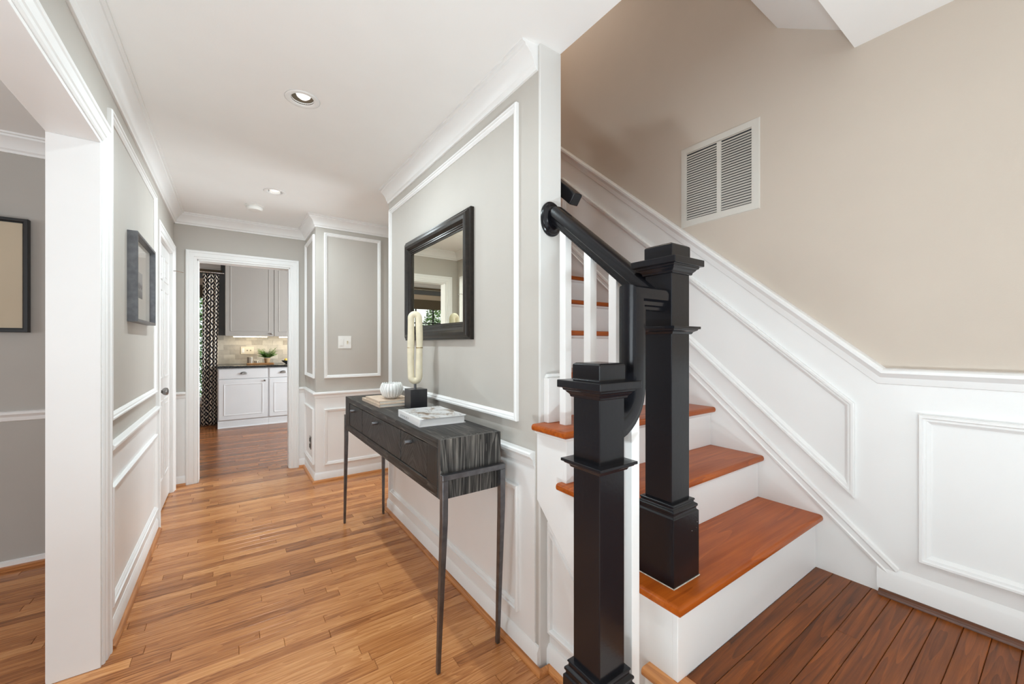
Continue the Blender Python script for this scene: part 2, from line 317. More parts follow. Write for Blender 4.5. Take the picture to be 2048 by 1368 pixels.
# ------------------------------------------------------------------ mesh helpers
class MB:
    def __init__(s): s.v = []; s.f = []; s.uv = None; s.rnd = []
    def box(s, x0, x1, y0, y1, z0, z1):
        b = len(s.v)
        s.v += [(x0, y0, z0), (x1, y0, z0), (x1, y1, z0), (x0, y1, z0), (x0, y0, z1), (x1, y0, z1), (x1, y1, z1), (x0, y1, z1)]
        s.f += [tuple(b + i for i in q) for q in ((0, 3, 2, 1), (4, 5, 6, 7), (0, 1, 5, 4), (1, 2, 6, 5), (2, 3, 7, 6), (3, 0, 4, 7))]
        return s
    def prism(s, poly, axis, a0, a1):
        """poly: 2D points; axis 'X' -> (y,z), 'Y' -> (x,z), 'Z' -> (x,y)"""
        def P(p, a):
            return {'X': (a, p[0], p[1]), 'Y': (p[0], a, p[1]), 'Z': (p[0], p[1], a)}[axis]
        b = len(s.v); n = len(poly)
        s.v += [P(p, a0) for p in poly] + [P(p, a1) for p in poly]
        s.f.append(tuple(b + i for i in range(n))); s.f.append(tuple(b + n + i for i in reversed(range(n))))
        for i in range(n):
            j = (i + 1) % n; s.f.append((b + i, b + n + i, b + n + j, b + j))
        return s
    def loft(s, rings, caps=True, closed=False):
        b = len(s.v); n = len(rings[0])
        for r in rings: s.v += [tuple(p) for p in r]
        m = len(rings)
        for k in range(m if closed else m - 1):
            k2 = (k + 1) % m
            for i in range(n):
                j = (i + 1) % n; s.f.append((b + k * n + i, b + k * n + j, b + k2 * n + j, b + k2 * n + i))
        if caps and not closed:
            s.f.append(tuple(b + i for i in reversed(range(n)))); s.f.append(tuple(b + (m - 1) * n + i for i in range(n)))
        return s
    def lathe(s, prof, cx, cy, n=32, axis='Z', caps=True, mod=None):
        rings = []
        for r, h in prof:
            ring = []
            for i in range(n):
                a = 2 * math.pi * i / n
                rr = r * (mod(a, h) if mod else 1)
                p = (rr * math.cos(a), rr * math.sin(a))
                ring.append({'Z': (cx[0] + p[0], cx[1] + p[1], cx[2] + h), 'X': (cx[0] + h, cx[1] + p[0], cx[2] + p[1]), 'Y': (cx[0] + p[0], cx[1] + h, cx[2] + p[1])}[axis])
            rings.append(ring)
        return s.loft(rings, caps)
    def stack(s, cx, cy, prof):
        """square sections: prof = [(half, z)]"""
        return s.loft([[(cx - h, cy - h, z), (cx + h, cy - h, z), (cx + h, cy + h, z), (cx - h, cy + h, z)] for h, z in prof])
    def tube(s, pts, r, n=10, closed=False):
        pts = [Vector(p) for p in pts]; rings = []; m = len(pts); ref = None
        for i, p in enumerate(pts):
            if closed: t = pts[(i + 1) % m] - pts[i - 1]
            else: t = pts[min(i + 1, m - 1)] - pts[max(i - 1, 0)]
            t.normalize()
            if ref is None: ref = Vector((0, 0, 1)) if abs(t.z) < 0.9 else Vector((0, 1, 0))
            u = t.cross(ref).normalized(); v = u.cross(t).normalized(); ref = v
            rr = r[i] if isinstance(r, (list, tuple)) else r
            rings.append([p + u * (rr * math.cos(2 * math.pi * k / n)) + v * (rr * math.sin(2 * math.pi * k / n)) for k in range(n)])
        return s.loft(rings, True, closed)
    def sweep(s, pts, nrm, prof, closed=False):
        """mitred moulding: u = nrm x tangent (in plane), v = nrm"""
        pts = [Vector(p) for p in pts]; nrm = Vector(nrm).normalized(); m = len(pts); rings = []
        for i, p in enumerate(pts):
            tp = (pts[i] - pts[i - 1]).normalized() if (closed or i > 0) else None
            tn = (pts[(i + 1) % m] - pts[i]).normalized() if (closed or i < m - 1) else None
            if tp is None: tp = tn
            if tn is None: tn = tp
            a = nrm.cross(tp); c = nrm.cross(tn); mv = a + c
            mv = mv / max(mv.length_squared, 1e-9) * 2
            rings.append([p + mv * u + nrm * v for u, v in prof])
        return s.loft(rings, True, closed)
    def build(s, name, mat, parent=None, smooth=False, bevel=0.0, seg=2, rnd=None, angle=40):
        me = bpy.data.meshes.new(name); me.from_pydata(s.v, [], s.f); me.validate(); me.update()
        o = bpy.data.objects.new(name, me); C.objects.link(o)
        me.materials.append(MATS[mat])
        import bmesh
        bm = bmesh.new(); bm.from_mesh(me); bmesh.ops.recalc_face_normals(bm, faces=bm.faces); bm.to_mesh(me); bm.free()
        if smooth:
            me.polygons.foreach_set('use_smooth', [True] * len(me.polygons))
            if smooth == 'auto': me.set_sharp_from_angle(angle=R(angle))
        r = random.random() if rnd is None else rnd
        att = me.attributes.new('rnd', 'FLOAT', 'FACE'); att.data.foreach_set('value', s.rnd if s.rnd else [r] * len(me.polygons))
        if bevel:
            md = o.modifiers.new('bevel', 'BEVEL'); md.width = bevel; md.segments = seg; md.limit_method = 'ANGLE'; md.angle_limit = R(35)
            if not smooth:
                md.harden_normals = False
        if parent is not None: attach(o, parent)
        return o
def attach(o, parent):
    o.parent = parent
    o.matrix_parent_inverse = parent.matrix_basis.inverted()
def set_uv(o, fn):
    me = o.data; l = me.uv_layers.new(name='UVMap')
    for lp in me.loops:
        l.data[lp.index].uv = fn(me.vertices[lp.vertex_index].co)
def tag(o, label, cat, group=None):
    o['label'] = label; o['category'] = cat
    if group: o['group'] = group
    return o
def thing(name, label, cat, loc, group=None):
    o = bpy.data.objects.new(name, None); C.objects.link(o); o.location = loc; o.empty_display_size = 0.1
    bpy.context.view_layer.update()
    return tag(o, label, cat, group)
def struct(o, label):
    o['kind'] = 'structure'; o['label'] = label
    return o
def B(*a): return MB().box(*a)

# moulding profiles (u across the face, v off the face)
CHAIR = [(0, 0), (0.004, 0.010), (0.012, 0.012), (0.026, 0.014), (0.036, 0.022), (0.042, 0.028), (0.052, 0.028), (0.057, 0.022), (0.060, 0)]
PANEL = [(0, 0), (0, 0.013), (0.003, 0.018), (0.010, 0.018), (0.013, 0.012), (0.020, 0.012), (0.024, 0.008), (0.030, 0.004), (0.030, 0)]
CASING = [(0, 0), (0, 0.010), (0.006, 0.014), (0.020, 0.014), (0.024, 0.018), (0.056, 0.020), (0.060, 0.024), (0.074, 0.024), (0.080, 0.020), (0.080, 0)]
CROWN = [(0, -0.098), (0.010, -0.098), (0.012, -0.086), (0.020, -0.078), (0.024, -0.062), (0.036, -0.042), (0.054, -0.026), (0.062, -0.022), (0.064, -0.012), (0.076, -0.010), (0.076, 0), (0, 0)]
BASE = [(0, 0), (0.015, 0), (0.015, 0.066), (0.011, 0.074), (0.007, 0.084), (0, 0.084)]
SHOE = [(0, 0), (0.018, 0), (0.017, 0.008), (0.012, 0.015), (0.004, 0.019), (0, 0.019)]
def hpath(name, prof, pts, mat, parent, z=0.0, off=0.0):
    """horizontal moulding round a plan path, profile = (out, z)"""
    mb = MB(); mb.sweep([(x, y, z) for x, y in pts], (0, 0, 1), [(u + off, v) for u, v in prof])
    return mb.build(name, mat, parent, smooth='auto', angle=30)
def wall_rail(name, pts, mat, parent, z, prof=None):
    p = prof or [(v, u) for u, v in CHAIR]
    return hpath(name, p, pts, mat, parent, z)
def frame(name, pts, nrm, parent, prof=PANEL, mat='white_paint', closed=True):
    mb = MB(); mb.sweep(pts, nrm, prof, closed)
    return mb.build(name, mat, parent, smooth='auto', angle=30)

# ------------------------------------------------------------------ the setting
XL, XR, YF, XS, ZC = -0.43, 0.985, 4.64, 1.93, 2.445
ZL = 0.372                                # landing floor
YB = -3.0                                 # inner face of the front wall
# --- floors
PW = 0.0572
fl = struct(B(-4.1, 3.0, YB, 8.0, -0.20, -0.014).build('floor', 'dark_void'), 'orange oak strip floor running through hall, dining room and kitchen')
def pix(x, y, z=0.0):
    th = math.atan(558.5 / 797.0); c, s = math.cos(th), math.sin(th); d = x * s + y * c
    return (1024 + 797 * (x * c - y * s) / d, 688 - 797 * (z - 1.27) / d, d) if d > 0.2 else None
def in_view(x0, x1, yc):
    ok = 0
    for t in (0.05, 0.3, 0.5, 0.7, 0.95):
        x = x0 + (x1 - x0) * t; p = pix(x, yc)
        if not p or not (0 <= p[0] <= 2048 and p[1] <= 1368): continue
        hall = -0.43 <= x <= 0.985 and yc < 4.64
        din = -1.2 <= x <= -0.56 and 1.75 < yc < 3.47 and p[0] < 98
        kit = yc >= 4.64 and 392 < p[0] < 582 and yc < 7.4
        side = x > 0.985 and 3.05 < yc < 4.02 and p[0] < 775
        if hall or din or kit or side: ok += 1
    return ok
planks = []
rows = int((8.0 - YB) / PW)
rp = random.Random(11)
for r in range(rows):
    y0 = YB + r * PW; yc = y0 + PW / 2
    x = -4.1 + rp.random() * 0.9
    xs = [-4.1, x]
    while x < 3.0:
        x += rp.choice((0.35, 0.5, 0.62, 0.75, 0.9, 1.1)) * (0.85 + 0.3 * rp.random()); xs.append(min(x, 3.0))
    for a, b in zip(xs[:-1], xs[1:]):
        if b - a < 0.03: continue
        vis = in_view(a, b, yc)
        dist = math.hypot(max(a, min(0.2, b)), yc)
        planks.append((0 if vis else 1, dist, a, b, y0, rp.random()))
planks.sort()
def plank_mb(mb, a, b, y0, zt=0.0, zb=-0.014, w=PW):
    g = 0.0005; c = 0.0015; k = len(mb.v)
    X0, X1, Y0, Y1 = a + g, b - g, y0 + g, y0 + w - g
    mb.v += [(X0, Y0, zb), (X1, Y0, zb), (X1, Y1, zb), (X0, Y1, zb), (X0, Y0, zt - c), (X1, Y0, zt - c), (X1, Y1, zt - c), (X0, Y1, zt - c),
             (X0 + c, Y0 + c, zt), (X1 - c, Y0 + c, zt), (X1 - c, Y1 - c, zt), (X0 + c, Y1 - c, zt)]
    fs = [(0, 1, 5, 4), (1, 2, 6, 5), (2, 3, 7, 6), (3, 0, 4, 7), (4, 5, 9, 8), (5, 6, 10, 9), (6, 7, 11, 10), (7, 4, 8, 11), (8, 9, 10, 11)]
    mb.f += [tuple(k + i for i in q) for q in fs]
    return len(fs)
rest = MB(); restk = MB()
for i, (iv, dist, a, b, y0, rn) in enumerate(planks):
    if i < 296 and iv == 0:
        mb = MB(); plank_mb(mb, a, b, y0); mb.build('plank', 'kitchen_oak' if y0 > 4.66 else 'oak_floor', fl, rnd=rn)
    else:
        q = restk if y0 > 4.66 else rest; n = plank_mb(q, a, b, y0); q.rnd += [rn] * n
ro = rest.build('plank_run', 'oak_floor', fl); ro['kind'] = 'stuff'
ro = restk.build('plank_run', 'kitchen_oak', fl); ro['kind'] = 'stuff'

# raised landing by the front door, two steps above the hall
ld = struct(B(0.955, XS, YB, 0.625, -0.014, ZL - 0.014).build('floor_landing', 'white_paint'), 'darker oak floor of the raised landing at the foot of the stairs')
y = 0.613; k = 0
while y > YB:
    y0 = max(y - PW, YB); mb = MB(); x = 1.004; xs = [x]
    while x < XS - 0.02:
        x += rp.choice((0.95, 0.95, 0.55, 1.2)); xs.append(min(x, XS - 0.001))
    if xs[-1] - xs[-2] < 0.12: xs.pop(-2)
    for a, b in zip(xs[:-1], xs[1:]):
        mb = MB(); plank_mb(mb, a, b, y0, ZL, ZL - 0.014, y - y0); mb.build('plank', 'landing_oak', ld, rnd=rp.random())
    y = y0
nos = MB(); nos.sweep([(0.928, 0.70, ZL), (0.928, YB, ZL)], (0, 0, 1), [(0.0, -0.008), (0.003, -0.002), (0.009, 0), (0.0755, 0), (0.0755, -0.024), (0.009, -0.024), (0.003, -0.021), (0, -0.016)])
nos.build('edge_board', 'shoe_oak', ld, smooth='auto')

# --- ceilings
def ceil_holes(x0, x1, y0, y1, z, holes, h=0.11):
    mb = MB(); ys = y0
    def quad(a, b, c, d): 
        k = len(mb.v); mb.v.extend([(a, c, z), (b, c, z), (b, d, z), (a, d, z)]); mb.f.append((k, k + 3, k + 2, k + 1))
    for cx, cy, r in sorted(holes, key=lambda q: q[1]):
        quad(x0, x1, ys, cy - h); quad(x0, cx - h, cy - h, cy + h); quad(cx + h, x1, cy - h, cy + h); ys = cy + h
        n = 32; k = len(mb.v)
        for i in range(n):
            a = 2 * math.pi * i / n; ca, sa = math.cos(a), math.sin(a); t = h / max(abs(ca), abs(sa))
            mb.v.append((cx + ca * r, cy + sa * r, z)); mb.v.append((cx + ca * t, cy + sa * t, z))
        for i in range(n):
            j = (i + 1) % n; mb.f.append((k + 2 * i, k + 2 * i + 1, k + 2 * j + 1, k + 2 * j))
    quad(x0, x1, ys, y1)
    return mb
LIGHTS = [(0.275, 2.146, 0.050), (0.267, 3.574, 0.050), (0.283, 0.72, 0.050), (0.29, -0.71, 0.050)]
cm = ceil_holes(-0.562, 1.088, YB, 4.7, ZC, LIGHTS)
cm.box(-0.562, 1.088, YB, 4.7, ZC + 0.16, ZC + 0.25)
for x0, x1, y0, y1 in ((1.0879, 1.088, YB, 3.05),): cm.box(x0, x1, y0, y1, ZC, ZC + 0.2)
ceil = struct(cm.build('ceiling', 'ceiling_paint'), 'flat white ceiling over the hall with recessed lights')
struct(B(1.088, 3.0, 3.05, 4.7, ZC, ZC + 0.2).build('ceiling_passage', 'ceiling_paint'), 'white ceiling over the side passage')
struct(B(-4.1, -0.562, YB, 3.6, ZC, ZC + 0.2).build('ceiling_dining', 'ceiling_paint'), 'grey white ceiling over the dining room')
struct(B(-4.1, 3.0, 4.7, 8.0, 2.60, 2.8).build('ceiling_kitchen', 'ceiling_paint'), 'white ceiling over the kitchen')
sf = MB().prism([(YB, 2.393), (0.492, 2.393), (0.492, 2.458), (0.753, 2.637), (0.753, 3.3), (YB, 3.3)], 'X', 1.088, XS)
struct(sf.build('ceiling_landing', 'ceiling_paint'), 'white soffit with a sloping end above the landing')
struct(B(1.0, XS + 0.1, YB, 3.2, 5.0, 5.1).build('ceiling_stairwell', 'ceiling_paint'), 'white ceiling high above the stairwell')

# --- left wall with cased opening (to dining) and closet door
wl = MB()
wl.box(-0.562, XL, 2.22, 3.70, 0, ZC).box(-0.562, XL, 4.46, YF + 0.1, 0, ZC).box(-0.562, XL, 3.70, 4.46, 2.045, ZC)
wl.box(-0.562, XL, 0.1, 2.22, 2.075, ZC).box(-0.562, XL, YB, 0.1, 0, ZC)
wl = struct(wl.build('wall_left', 'greige_paint'), 'greige hall wall with white panel mouldings and a wide cased opening')
def wains(parent, mb): return mb.build('wainscot', 'white_paint', parent)
wains(wl, B(XL, XL + 0.005, 2.30, 3.62, 0, 0.79))
wall_rail('chair_rail', [(XL, 3.612), (XL, 2.318)][::-1] if False else [(XL, 3.612), (XL, 2.318)], 'white_paint', wl, 0.789)
hpath('crown_moulding', CROWN, [(XL, YF), (XL, YB)], 'white_paint', wl, ZC)
def rectX(x, y0, y1, z0, z1, facing):
    """rectangle on a plane X=const, wound so that u points inward for normal (facing,0,0)"""
    p = [(x, y0, z0), (x, y1, z0), (x, y1, z1), (x, y0, z1)]
    return p if facing > 0 else p[::-1]
def rectY(y, x0, x1, z0, z1, facing):
    p = [(x0, y, z0), (x1, y, z0), (x1, y, z1), (x0, y, z1)]
    return p[::-1] if facing > 0 else p
frame('panel_moulding', rectX(XL, 2.333, 3.555, 0.945, 2.258, 1), (1, 0, 0), wl)
frame('panel_moulding', rectX(XL + 0.004, 2.333, 3.555, 0.16, 0.668, 1), (1, 0, 0), wl)
# casing round the dining opening, hall side, with flat jamb
frame('casing', [(XL, 0.1, 0), (XL, 0.1, 2.075), (XL, 2.222, 2.075), (XL, 2.222, 0)], (1, 0, 0), wl, CASING, closed=False)
jm = B(-0.570, -0.424, 2.205, 2.2215, 0, 2.06); jm.box(-0.570, -0.424, 0.1, 2.2215, 2.06, 2.0755); jm.box(-0.570, -0.424, 0.0995, 0.115, 0, 2.06)
jm.build('jamb', 'white_paint', wl, bevel=0.002)
frame('casing', [(-0.562, 2.222, 0), (-0.562, 2.222, 2.075), (-0.562, 0.1, 2.075), (-0.562, 0.1, 0)], (-1, 0, 0), wl, CASING, closed=False)
bl = struct(hpath('baseboard_left', BASE, [(XL, 3.612), (XL, 2.306)], 'white_paint', None), 'white baseboard along the left hall wall')
hpath('shoe_moulding', SHOE, [(XL, 3.612), (XL, 2.306)], 'shoe_oak', bl, off=0.015)
# closet door
door = struct(B(-0.478, -0.442, 3.706, 4.454, 0.012, 2.038).build('door_1', 'white_paint', bevel=0.002), 'white six panel closet door in the left hall wall')
PR = [(0, 0.0), (0.006, -0.007), (0.014, -0.007), (0.034, -0.001), (0.034, -0.001)]
for (a, b) in ((3.80, 4.03), (4.13, 4.36)):
    for z0, z1 in ((0.235, 0.84), (1.005, 1.69), (1.76, 1.945)):
        pm = MB(); pm.sweep(rectX(-0.442, a, b, z0, z1, 1), (1, 0, 0), [(0, -0.002), (0, 0.004), (0.010, 0.005), (0.016, 0.001), (0.018, -0.002)], True)
        pm.box(-0.444, -0.4385, a + 0.040, b - 0.040, z0 + 0.040, z1 - 0.040)
        pm.build('panel', 'white_paint', door, bevel=0.001)
kn = MB().lathe([(0.026, 0), (0.026, 0.004), (0.012, 0.010), (0.010, 0.026), (0.022, 0.034), (0.028, 0.046), (0.026, 0.058), (0.016, 0.064), (0.002, 0.066)], (-0.442, 3.765, 0.93), 0, 24, 'X')
ko = kn.build('door_knob', 'pewter', door, smooth='auto'); ko['label'] = 'round pewter door knob'
for z in (1.84, 1.10, 0.34):
    h = MB().lathe([(0.006, -0.05), (0.006, 0.05)], (-0.436, 4.462, z), 0, 10); h.box(-0.4425, -0.4405, 4.425, 4.458, z - 0.045, z + 0.045)
    ho = h.build('hinge', 'white_plastic', door, smooth='auto')
    if z > 1.5:
        MB().tube([(-0.434, 4.462, z + 0.055), (-0.40, 4.475, z + 0.06), (-0.352, 4.49, z + 0.052)], 0.0035, 8).build('door_stop', 'chrome', ho)
dt = struct(frame('trim_1', [(XL, 3.70, 0), (XL, 3.70, 2.045), (XL, 4.46, 2.045), (XL, 4.46, 0)][::1], (1, 0, 0), None, [(-u, v) for u, v in CASING][::-1] if False else CASING, closed=False), 'white casing round the closet door')
B(-0.50, XL, 3.70, 3.706, 0, 2.045).box(-0.50, XL, 4.454, 4.46, 0, 2.045).box(-0.50, XL, 3.70, 4.46, 2.039, 2.045).build('door_jamb', 'white_paint', dt)
struct(B(-1.1, -0.56, 3.62, 4.72, 0, 2.4).build('wall_closet', 'white_paint'), 'dim inside of the closet behind the door')

# --- far wall with the kitchen doorway
DX0, DX1, DZ = -0.268, 0.479, 2.045
wf = MB().box(-0.562, DX0, YF, YF + 0.12, 0, ZC).box(DX1, 1.4, YF, YF + 0.12, 0, ZC).box(DX0, DX1, YF, YF + 0.12, DZ, 2.7).box(-4.1, -0.562, YF, YF + 0.12, 0, 2.7).box(1.4, 3.0, YF, YF + 0.12, 0, 2.7)
wf.box(-0.562, DX0, YF + 0.06, YF + 0.12, ZC, 2.7).box(DX1, 1.4, YF + 0.06, YF + 0.12, ZC, 2.7)
wf = struct(wf.build('wall_far', 'greige_paint'), 'greige wall at the end of the hall round the kitchen doorway')
wains(wf, B(XL, -0.34, YF - 0.005, YF, 0, 0.79).box(0.55, 0.62, YF - 0.005, YF, 0, 0.79))
frame('casing', [(DX0, YF, 0), (DX0, YF, DZ), (DX1, YF, DZ), (DX1, YF, 0)], (0, -1, 0), wf, CASING, closed=False)
frame('casing', [(DX1, YF + 0.12, 0), (DX1, YF + 0.12, DZ), (DX0, YF + 0.12, DZ), (DX0, YF + 0.12, 0)], (0, 1, 0), wf, CASING, closed=False)
B(DX0 - 0.001, DX0 + 0.012, YF - 0.004, YF + 0.124, 0, DZ).box(DX1 - 0.012, DX1 + 0.001, YF - 0.004, YF + 0.124, 0, DZ).box(DX0, DX1, YF - 0.004, YF + 0.124, DZ - 0.012, DZ + 0.001).build('jamb', 'white_paint', wf, bevel=0.002)
wall_rail('chair_rail', [(DX0 - 0.080, YF), (XL, YF)], 'white_paint', wf, 0.780)
wall_rail('chair_rail', [(0.62, YF), (DX1 + 0.080, YF)], 'white_paint', wf, 0.765)
hpath('crown_moulding', CROWN, [(0.62, YF), (XL, YF)], 'white_paint', wf, ZC)
bf = struct(hpath('baseboard_far', BASE, [(DX0 - 0.08, YF), (XL, YF)], 'white_paint', None), 'short white baseboard between closet door and kitchen doorway')
hpath('shoe_moulding', SHOE, [(DX0 - 0.08, YF), (XL, YF)], 'shoe_oak_x', bf, off=0.015)
bfr = struct(hpath('baseboard_far_right', BASE, [(0.62, YF), (DX1 + 0.08, YF)], 'white_paint', None), 'short white baseboard right of the kitchen doorway')
hpath('shoe_moulding', SHOE, [(0.62, YF), (DX1 + 0.08, YF)], 'shoe_oak_x', bfr, off=0.015)

# --- projecting corner (chase) beyond the console
BX, BY = 0.625, 4.035
wb = struct(B(BX, 1.45, BY, YF, 0, ZC).build('wall_corner', 'greige_paint'), 'projecting greige wall corner with panel mouldings and a light switch')
wains(wb, B(BX - 0.005, BX, BY - 0.005, YF, 0, 0.775).box(BX, 1.45, BY - 0.005, BY, 0, 0.775))
wall_rail('chair_rail', [(1.30, BY), (BX, BY), (BX, YF)], 'white_paint', wb, 0.765)
hpath('crown_moulding', CROWN, [(1.45, BY), (BX, BY), (BX, YF)], 'white_paint', wb, ZC)
frame('panel_moulding', rectY(BY, 0.695, 1.215, 0.950, 2.305, -1), (0, -1, 0), wb)
frame('panel_moulding', rectY(BY - 0.004, 0.695, 1.215, 0.145, 0.665, -1), (0, -1, 0), wb)
frame('panel_moulding', rectX(BX, 4.085, 4.60, 0.950, 2.290, -1), (-1, 0, 0), wb)
frame('panel_moulding', rectX(BX - 0.004, 4.085, 4.60, 0.150, 0.665, -1), (-1, 0, 0), wb)
bc = struct(hpath('baseboard_corner', BASE, [(1.30, BY), (BX, BY), (BX, YF)], 'white_paint', None), 'white baseboard round the projecting corner')
hpath('shoe_moulding', SHOE, [(1.30, BY), (BX, BY), (BX, YF)], 'shoe_oak_x', bc, off=0.015)
# side passage
wp = struct(B(1.30, 1.42, 3.80, BY, 0, ZC).box(1.30, 1.42, 3.05, 3.80, 2.05, ZC).build('wall_passage', 'greige_paint'), 'short greige wall of the side passage with a door casing')
frame('casing', [(1.30, 3.80, 0), (1.30, 3.80, 2.05), (1.30, 3.05, 2.05)], (-1, 0, 0), wp, CASING, closed=False)
struct(B(2.9, 3.0, 3.0, 4.7, 0, ZC).build('wall_passage_end', 'greige_paint'), 'greige end wall of the side passage')

# --- hall right wall (mirror wall), its end faces the camera
YE, YW = 1.222, 3.06
wr = struct(B(XR, 1.088, YE, YW, 0, ZC).build('wall_right', 'greige_paint'), 'greige hall wall with panel mouldings behind the console table')
wains(wr, B(XR - 0.005, XR, YE + 0.02, YW, 0, 0.80))
wall_rail('chair_rail', [(XR, YE + 0.022), (XR, YW)], 'white_paint', wr, 0.782)
hpath('crown_moulding', CROWN, [(XR, YE + 0.004), (XR, YW)], 'white_paint', wr, ZC)
frame('panel_moulding', rectX(XR, 1.356, 3.015, 0.945, 2.285, -1), (-1, 0, 0), wr)
frame('panel_moulding', rectX(XR - 0.004, 1.345, 2.99, 0.155, 0.680, -1), (-1, 0, 0), wr)
B(0.982, 1.091, YE - 0.012, YE, 0, ZC).build('end_board', 'soft_white', wr, bevel=0.003)
br = struct(hpath('baseboard_right', BASE, [(XR, YE - 0.008), (XR, YW)], 'white_paint', None), 'white baseboard under the mirror wall')
hpath('shoe_moulding', SHOE, [(1.03, YE - 0.012), (XR, YE - 0.012), (XR, YW)], 'shoe_oak', br, off=0.015)
# --- stairwell walls
ws = struct(B(XS, XS + 0.1, YB, 3.2, -0.1, 5.0).build('wall_stair', 'tan_wall'), 'tan stairwell wall above white sloping wainscot with a return vent')
SL = 0.8665
def chair_z(y): return 1.124 + SL * (y - 0.426) if y > 0.426 else 1.124
MB().prism([(YB, ZL), (3.1, ZL), (3.1, chair_z(3.1) + 0.02), (0.426, 1.144), (YB, 1.144)], 'X', XS - 0.005, XS).build('wainscot', 'white_paint', ws)
CH2 = [(u, v * 1.1) for u, v in CHAIR]
frame('chair_rail', [(XS, 3.1, chair_z(3.1)), (XS, 0.426, 1.124), (XS, YB, 1.124)], (-1, 0, 0), ws, [(-0 + u, v) for u, v in CH2], closed=False)
frame('panel_moulding', [(XS - 0.004, 0.489, 0.690), (XS - 0.004, 0.489, 1.047), (XS - 0.004, 2.11, 2.451), (XS - 0.004, 2.11, 2.125)], (-1, 0, 0), ws)
frame('panel_moulding', rectX(XS - 0.004, -1.3, 0.318, 0.526, 1.030, -1), (-1, 0, 0), ws)
SK = [(0, 0), (0.003, 0.014), (0.010, 0.016), (0.014, 0.011), (0.030, 0.011), (0.036, 0.016), (0.046, 0.014), (0.050, 0)]
frame('skirt_moulding', [(XS, 3.05, 0.440 + 0.893 * (3.05 - 0.398)), (XS, 0.398, 0.440), (XS, 0.398, ZL + 0.07)][0:2], (-1, 0, 0), ws, SK, closed=False)
bs = struct(hpath('baseboard_stair', [(0, 0), (0.016, 0), (0.016, 0.076), (0.012, 0.086), (0.006, 0.096), (0, 0.096)], [(XS, YB), (XS, 0.425)][::-1] if False else [(XS, YB), (XS, 0.425)], 'white_paint', None, ZL + 0.004), 'white baseboard on the landing below the stair wall')
hpath('shoe_moulding', SHOE, [(XS, YB), (XS, 0.418)], 'shoe_dark', bs, ZL, 0.016)
struct(B(XR, 1.088, YB, YW, ZC + 0.25, 5.0).build('wall_stairwell', 'tan_wall'), 'tan wall above the hall ceiling along the stairwell')
struct(B(1.088, XS, 3.06, 3.2, 0, 5.0).build('wall_stair_end', 'tan_wall'), 'tan wall closing the top of the stairwell')

# --- dining room
wd = struct(B(-4.1, -0.562, 3.47, 3.62, 0, ZC).build('wall_dining', 'taupe_paint'), 'taupe grey dining room wall with a framed canvas')
wall_rail('chair_rail', [(-0.562, 3.47), (-4.0, 3.47)], 'white_paint', wd, 0.832)
hpath('crown_moulding', CROWN, [(-0.562, 3.47), (-4.0, 3.47)], 'white_paint', wd, ZC)
bd = struct(hpath('baseboard_dining', [(0, 0), (0.014, 0), (0.014, 0.045), (0, 0.05)], [(-0.562, 3.47), (-4.0, 3.47)], 'white_paint', None), 'low white baseboard on the dining room wall')
hpath('shoe_moulding', [(0, 0), (0.02, 0), (0.02, 0.02), (0, 0.022)], [(-0.562, 3.47), (-4.0, 3.47)], 'shoe_oak_x', bd, off=0.014)
wdl = MB().box(-4.1, -4.0, YB, -0.25, 0, ZC).box(-4.1, -4.0, 2.05, 3.62, 0, ZC).box(-4.1, -4.0, -0.25, 2.05, 0, 0.68).box(-4.1, -4.0, -0.25, 2.05, 2.22, ZC)
struct(wdl.build('wall_dining_left', 'taupe_paint'), 'taupe dining room wall with a wide window')
# --- front wall behind the viewer, window and glazed door
wfr = MB()
wfr.box(-4.1, -3.15, YB - 0.1, YB, 0, ZC).box(-1.55, -0.40, YB - 0.1, YB, 0, ZC).box(-3.15, -1.55, YB - 0.1, YB, 0, 0.70).box(-3.15, -1.55, YB - 0.1, YB, 2.30, ZC).box(-0.40, 0.80, YB - 0.1, YB, 0, 0.75).box(-0.40, 0.80, YB - 0.1, YB, 2.33, ZC).box(0.80, 1.02, YB - 0.1, YB, 0, 5.0).box(1.02, 1.84, YB - 0.1, YB, 2.40, 5.0).box(1.84, XS + 0.1, YB - 0.1, YB, 0, 5.0).box(1.02, 1.84, YB - 0.1, YB, 0, ZL)
struct(wfr.build('wall_front', 'greige_paint'), 'front wall of the house with window and glazed entry door')
def sash(name, x0, x1, z0, z1, y, nx, nz, label):
    o = MB().box(x0, x1, y - 0.03, y + 0.03, z0, z0 + 0.05).box(x0, x1, y - 0.03, y + 0.03, z1 - 0.05, z1).box(x0, x0 + 0.05, y - 0.03, y + 0.03, z0, z1).box(x1 - 0.05, x1, y - 0.03, y + 0.03, z0, z1)
    f = struct(o.build(name, 'white_paint', bevel=0.004), label)
    for i in range(1, nx):
        xx = x0 + (x1 - x0) * i / nx; B(xx - 0.01, xx + 0.01, y - 0.015, y + 0.015, z0 + 0.05, z1 - 0.05).build('muntin', 'white_paint', f)
    for j in range(1, nz):
        zz = z0 + (z1 - z0) * j / nz; B(x0 + 0.05, x1 - 0.05, y - 0.015, y + 0.015, zz - 0.01, zz + 0.01).build('muntin', 'white_paint', f)
    return f
sash('window_1', -0.40, 0.80, 0.75, 2.33, YB - 0.05, 3, 4, 'white framed front window behind the viewer')
sash('window_3', -3.15, -1.55, 0.70, 2.30, YB - 0.05, 4, 4, 'unseen dining room window added behind the viewer for its light')  # window added so light reaches the hall through the dining room
sash('door_2', 1.02, 1.84, ZL, 2.40, YB - 0.05, 2, 4, 'white glazed front door on the landing')

